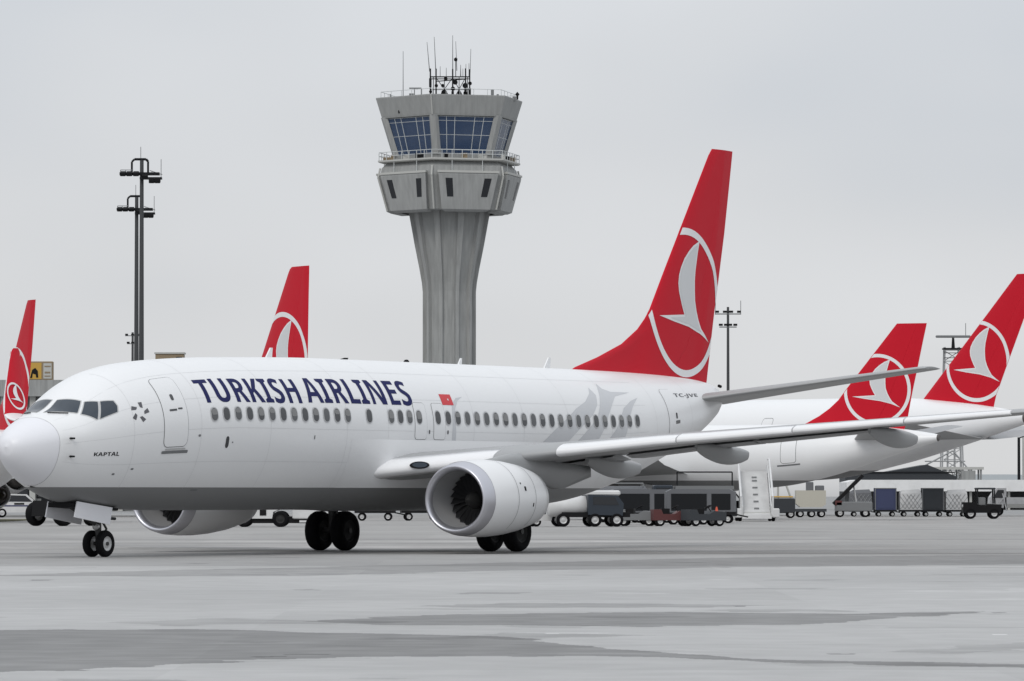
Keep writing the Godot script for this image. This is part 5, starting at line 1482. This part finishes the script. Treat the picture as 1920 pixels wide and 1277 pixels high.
func ground() -> void:
	soil.seed = 11
	soil.frequency = 0.09
	soil.fractal_octaves = 4
	fine_noise.seed = 5
	fine_noise.frequency = 0.9
	fine_noise.fractal_octaves = 3
	for e in [
		[0.51, [-7, -58.1, -3.87, -58.5, -1.6, -56.7, 0.0, -55.3, 0.78, -51.4, 2.29, -48.1, 4.87, -46.9, 6, -46.6, 6, -45.8, 4.78, -46.0, 2.76, -47.2, 0.74, -48.7, 0.0, -48.4, -1.68, -48.5, -2.61, -47.3, -3.5, -45.6, -4.59, -44.2, -7, -43.6]],
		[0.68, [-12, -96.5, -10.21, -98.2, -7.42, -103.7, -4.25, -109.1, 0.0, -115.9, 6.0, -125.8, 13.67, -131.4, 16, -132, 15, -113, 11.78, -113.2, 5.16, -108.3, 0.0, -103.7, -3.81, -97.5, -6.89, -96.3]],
		[0.55, [-2.69, -62.0, -1.82, -64.7, 0.0, -66.4, 2.13, -67.6, 4.87, -66.1, 6.67, -67.6, 5.1, -63.6, 3.54, -60.4, 1.55, -59.5, 0.0, -60.2, -1.7, -60.4]],
		[0.7, [-1.37, -70.2, 0.0, -72.3, 1.88, -72.3, 3.95, -71.6, 2.57, -69.9, 0.0, -69.5]],
		[0.75, [0.0, -57.0, 1.7, -56.1, 0.83, -54.8, 0.0, -54.0, -0.6, -55.5]],
		[0.8, [-5.06, -61.5, -3.72, -63.6, -1.35, -62.2, -2.36, -60.4, -4.29, -60.0]],
		[0.82, [3.91, -50.2, 4.76, -52.3, 5.52, -53.1, 7, -53.4, 7, -51.6, 5.36, -51.6, 4.4, -49.5]],
		[0.7, [-40, -131, 40, -133, 40, -136, -40, -134]], [0.8, [-40, -172, 40, -176, 40, -180, -40, -175]], [0.85, [-40, -158, 10, -160, 12, -164, -40, -161]],  # first strip: the airliner's shade painted into the ground, over a dark band
		[1.25, [-40, -166, 10, -168, 12, -171.5, -40, -168.5]], [1.2, [-40, -146, 2, -147, 4, -153, -40, -150]], [0.85, [5, -140, 40, -146, 40, -152, 12, -146]], [0.84, [8, -98, 18, -95, 18, -99, 10, -101]],
		[0.4, [-2.25, -49.6, -1.85, -49.7, -1.82, -49.5, -2.2, -49.4]], [0.45, [-2.68, -48.9, -2.3, -49.1, -2.3, -48.9, -2.66, -48.75]], [0.4, [3.18, -70.9, 3.42, -70.95, 3.42, -70.4, 3.2, -70.4]], [0.42, [3.3, -49.8, 3.55, -49.8, 3.55, -49.5, 3.3, -49.5]],
		[0.45, [-9.1, -92.4, -8.7, -92.4, -8.7, -91.6, -9.1, -91.6]], [0.5, [6.6, -66.7, 6.9, -66.7, 6.9, -66.3, 6.6, -66.3]], [1.75, [0.5, -56.75, 0.62, -56.75, 0.62, -56.4, 0.5, -56.4]], [1.75, [5.58, -56.6, 5.74, -56.6, 5.74, -56.3, 5.58, -56.3]]]:
		stains_and_shade.append([pts(e[1]), e[0]])
	var rng := RandomNumberGenerator.new()
	rng.seed = 31
	for i in 150:
		var near := i < 90
		var c := Vector2(rng.randf_range(-12, 12), rng.randf_range(-118, -40)) if near else Vector2(rng.randf_range(-34, 34), rng.randf_range(-280, -118))
		var rx := rng.randf_range(0.25, 1.6) * (1.0 if near else 3.0)
		var rz := rng.randf_range(0.15, 0.9) * (1.0 if near else 2.6)
		var q := PackedVector2Array()
		for k in 14:
			var t := TAU * k / 14.0
			q.append(c + Vector2(cos(t) * rx, sin(t) * rz) * rng.randf_range(0.55, 1.1))
		stains_and_shade.append([q, rng.randf_range(0.74, 0.9) if rng.randf() < 0.62 else rng.randf_range(1.06, 1.16)])
	ground_sheet("apron", -16.0, 16.0, -120.0, -30.0, 1536, 1024)
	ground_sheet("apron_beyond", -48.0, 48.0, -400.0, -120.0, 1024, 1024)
	var o := obj("ground", Shape.new().box(Vector3(0, -0.51, -1500), Vector3(6000, 1.0, 5000)), M.ground)
	o.set_meta("kind", "structure")
	o = obj("grass_verge", Shape.new().box(Vector3(-42, 0.03, -300), Vector3(24, 0.06, 26)), M.verge)
	o.set_meta("kind", "structure")
	# low hills far off
	rng.seed = 4
	var ridge := []
	for k in 3:
		var p := PackedVector3Array()
		for i in 60:
			var x := -900.0 + 30.0 * i
			p.append(Vector3(x, [-2.0, -2.0 if i < 37 else 9.0 + 3.0 * sin(i * 0.7) + rng.randf() * 3.0, -2.0][k], -2500.0 - 150.0 * k))
		ridge.append(p)
	o = obj("hills", Shape.new().loft(ridge, false, 0, false), M.hill)
	o.set_meta("kind", "structure")

# ---------------------------------------------------------------- sky
func sky_image() -> Image:
	var w := 1280
	var h := 640
	var n := FastNoiseLite.new()
	n.seed = 21
	n.frequency = 1.4
	n.fractal_octaves = 5
	var im := Image.create_empty(w, h, false, Image.FORMAT_RGBF)
	for j in h:
		var el := PI * (0.5 - (j + 0.5) / h)
		var s := sin(el)
		for i in w:
			var az := TAU * (i + 0.5) / w
			var c := cos(el)
			var v := n.get_noise_3d(cos(az) * c * 3.0, s * 9.0, sin(az) * c * 3.0)
			var l := 0.665 * (1.0 + 0.6 * maxf(s, 0.0)) * (1.0 + 0.15 * v)
			var blue := 0.008 + 0.06 * maxf(0.0, -v) + 0.4 * minf(maxf(s, 0.0), 0.12)
			if s < 0.0:
				l = 0.4
				blue = 0.02
			im.set_pixel(i, j, Color(l * (1.0 - blue), l * (1.0 - blue * 0.25), l * (1.0 + blue * 0.7)))
	return im

func materials() -> void:
	M.white = paint(0.78, 0.783, 0.79, 0.32)
	M.radome = paint(0.755, 0.757, 0.79, 0.38)
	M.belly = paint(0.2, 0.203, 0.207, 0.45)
	M.red = paint(0.55, 0.011, 0.026, 0.5)
	M.flag = paint(0.6, 0.02, 0.03, 0.4)
	M.silver = paint(0.64, 0.65, 0.66, 0.4)
	M.feather = paint(0.56, 0.57, 0.59, 0.36)
	M.navy = paint(0.014, 0.018, 0.09, 0.6)
	M.marking = paint(0.09, 0.09, 0.1, 0.5)
	M.seam = paint(0.16, 0.165, 0.17, 0.6)
	M.faint_seam = paint(0.56, 0.565, 0.57, 0.5)
	M.seal = paint(0.5, 0.5, 0.5, 0.5)
	M.window = paint(0.05, 0.052, 0.056, 0.2)
	M.window_mid = paint(0.085, 0.088, 0.092, 0.2)
	M.window_pale = paint(0.13, 0.133, 0.137, 0.25)
	M.blind = paint(0.2, 0.2, 0.2, 0.4)
	M.window_frame = paint(0.5, 0.505, 0.515, 0.35)
	M.glass_dark = paint(0.03, 0.042, 0.058, 0.06)
	M.wing = paint(0.34, 0.345, 0.35, 0.45)
	M.slat = paint(0.78, 0.78, 0.79, 0.35)
	M.lip = paint(0.56, 0.56, 0.6, 0.34, 0.85)
	M.duct = paint(0.25, 0.25, 0.255, 0.5)
	M.fan = paint(0.05, 0.05, 0.053, 0.45, 0.5)
	M.spinner = paint(0.03, 0.03, 0.03, 0.5)
	M.core = paint(0.12, 0.11, 0.105, 0.45, 0.7)
	M.tyre = paint(0.007, 0.007, 0.008, 0.85)
	M.rim = paint(0.5, 0.5, 0.5, 0.4, 0.3)
	M.hub = paint(0.03, 0.03, 0.03, 0.6)
	M.gear = paint(0.04, 0.04, 0.04, 0.6)
	M.dark = paint(0.012, 0.012, 0.013, 0.7)
	M.slot = paint(0.02, 0.022, 0.026, 0.2)
	M.concrete = weathered(0.335, 0.34, 0.335, 0.85, 0.9, Vector3(0.3, 0.03, 0.3), 3, 0.02)
	M.concrete_light = weathered(0.37, 0.375, 0.37, 0.85, 0.9, Vector3(0.3, 0.03, 0.3), 3, 0.02)
	M.concrete_dark = weathered(0.25, 0.254, 0.254, 0.85, 0.88, Vector3(0.12, 0.05, 0.12), 9, 0.02)
	M.concrete_pale = paint(0.45, 0.45, 0.43, 0.8)
	M.tower_glass = paint(0.045, 0.08, 0.16, 0.05)
	M.tower_glass.albedo_color.a = 0.7
	M.tower_glass.transparency = BaseMaterial3D.TRANSPARENCY_ALPHA
	M.cab_inside = paint(0.06, 0.075, 0.11, 0.7)
	M.rail_white = paint(0.55, 0.57, 0.57, 0.6)
	M.steel_dark = paint(0.014, 0.015, 0.017, 0.65)
	M.steel_mid = paint(0.17, 0.175, 0.18, 0.55)
	M.tan = paint(0.25, 0.19, 0.12, 0.7)
	M.yellow = paint(0.5, 0.3, 0.05, 0.6)
	M.canopy = weathered(0.74, 0.74, 0.74, 0.6, 0.97, Vector3(0.1, 0.1, 0.1), 14)
	M.shed = paint(0.03, 0.034, 0.04, 0.7)
	M.fleet = weathered(0.64, 0.64, 0.64, 0.5, 0.95, Vector3(0.15, 0.15, 0.15), 15)
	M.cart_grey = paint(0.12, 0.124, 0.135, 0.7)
	M.truck_blue = paint(0.018, 0.026, 0.038, 0.5)
	M.truck_navy = paint(0.035, 0.045, 0.11, 0.6)
	M.maroon = paint(0.09, 0.022, 0.022, 0.6)
	M.cone = paint(0.5, 0.07, 0.03, 0.6)
	M.beige = paint(0.45, 0.43, 0.37, 0.7)
	M.ground = weathered(0.3, 0.3, 0.3, 0.8, 0.86, Vector3(0.02, 0.02, 0.02), 17)
	M.verge = weathered(0.13, 0.12, 0.06, 0.95, 0.6, Vector3(0.2, 0.2, 0.2), 18)
	M.hill = paint(0.3, 0.32, 0.33, 0.9)
	M.pole = paint(0.045, 0.047, 0.05, 0.6)
	M.galvanised = paint(0.3, 0.305, 0.31, 0.5)
	for k in ["red", "navy", "tyre", "dark", "steel_dark", "fan", "duct", "spinner", "hub"]:
		M[k].metallic_specular = 0.25

func _ready() -> void:
	# camera: long lens at eye height on the apron
	var cam := Camera3D.new()
	cam.name = "camera"
	cam.position = Vector3(0, 1.6, 0)
	cam.rotation_degrees = Vector3(1.79598, 0, 0)
	cam.fov = 7.9242
	cam.near = 0.5
	cam.far = 6000
	add_child(cam)
	cam.current = true
	# overcast sky
	var env := Environment.new()
	env.background_mode = Environment.BG_SKY
	var sky := Sky.new()
	var pano := PanoramaSkyMaterial.new()
	pano.panorama = ImageTexture.create_from_image(sky_image())
	sky.sky_material = pano
	env.sky = sky
	env.tonemap_mode = Environment.TONE_MAPPER_LINEAR
	env.tonemap_exposure = 1.0
	env.sdfgi_enabled = true
	env.ssao_enabled = true
	env.ssil_enabled = true
	var we := WorldEnvironment.new()
	we.name = "environment"
	we.environment = env
	add_child(we)
	# the sun behind thick cloud, high on the viewer's left
	var sun := DirectionalLight3D.new()
	sun.name = "sun"
	sun.light_energy = 0.34
	sun.light_angular_distance = 25.0
	sun.light_color = Color(1.0, 0.985, 0.96)
	sun.shadow_enabled = true
	sun.rotation_degrees = Vector3(-42, -20, 0)
	add_child(sun)

	materials()
	ground()
	control_tower()
	floodlight_mast("tall dark floodlight mast left of the tower, nearer and taller of the pair", Vector3(-35.45, 0, -470), 33.8, 0.29, 0)
	floodlight_mast("dark floodlight mast just left of the taller one of the pair", Vector3(-39.75, 0, -520), 33.3, 0.3, 0)
	floodlight_mast("floodlight mast with two cross arms right of the tall red fin", Vector3(33.85, 0, -770), 31.2, 0.3, 1)
	floodlight_mast("far floodlight mast whose small lamps peep out left of the mast pair", Vector3(-66.4, 0, -860), 30.2, 0.3, 2)
	buildings()
	parked_airliners()
	front_airliner()
	ground_vehicles()
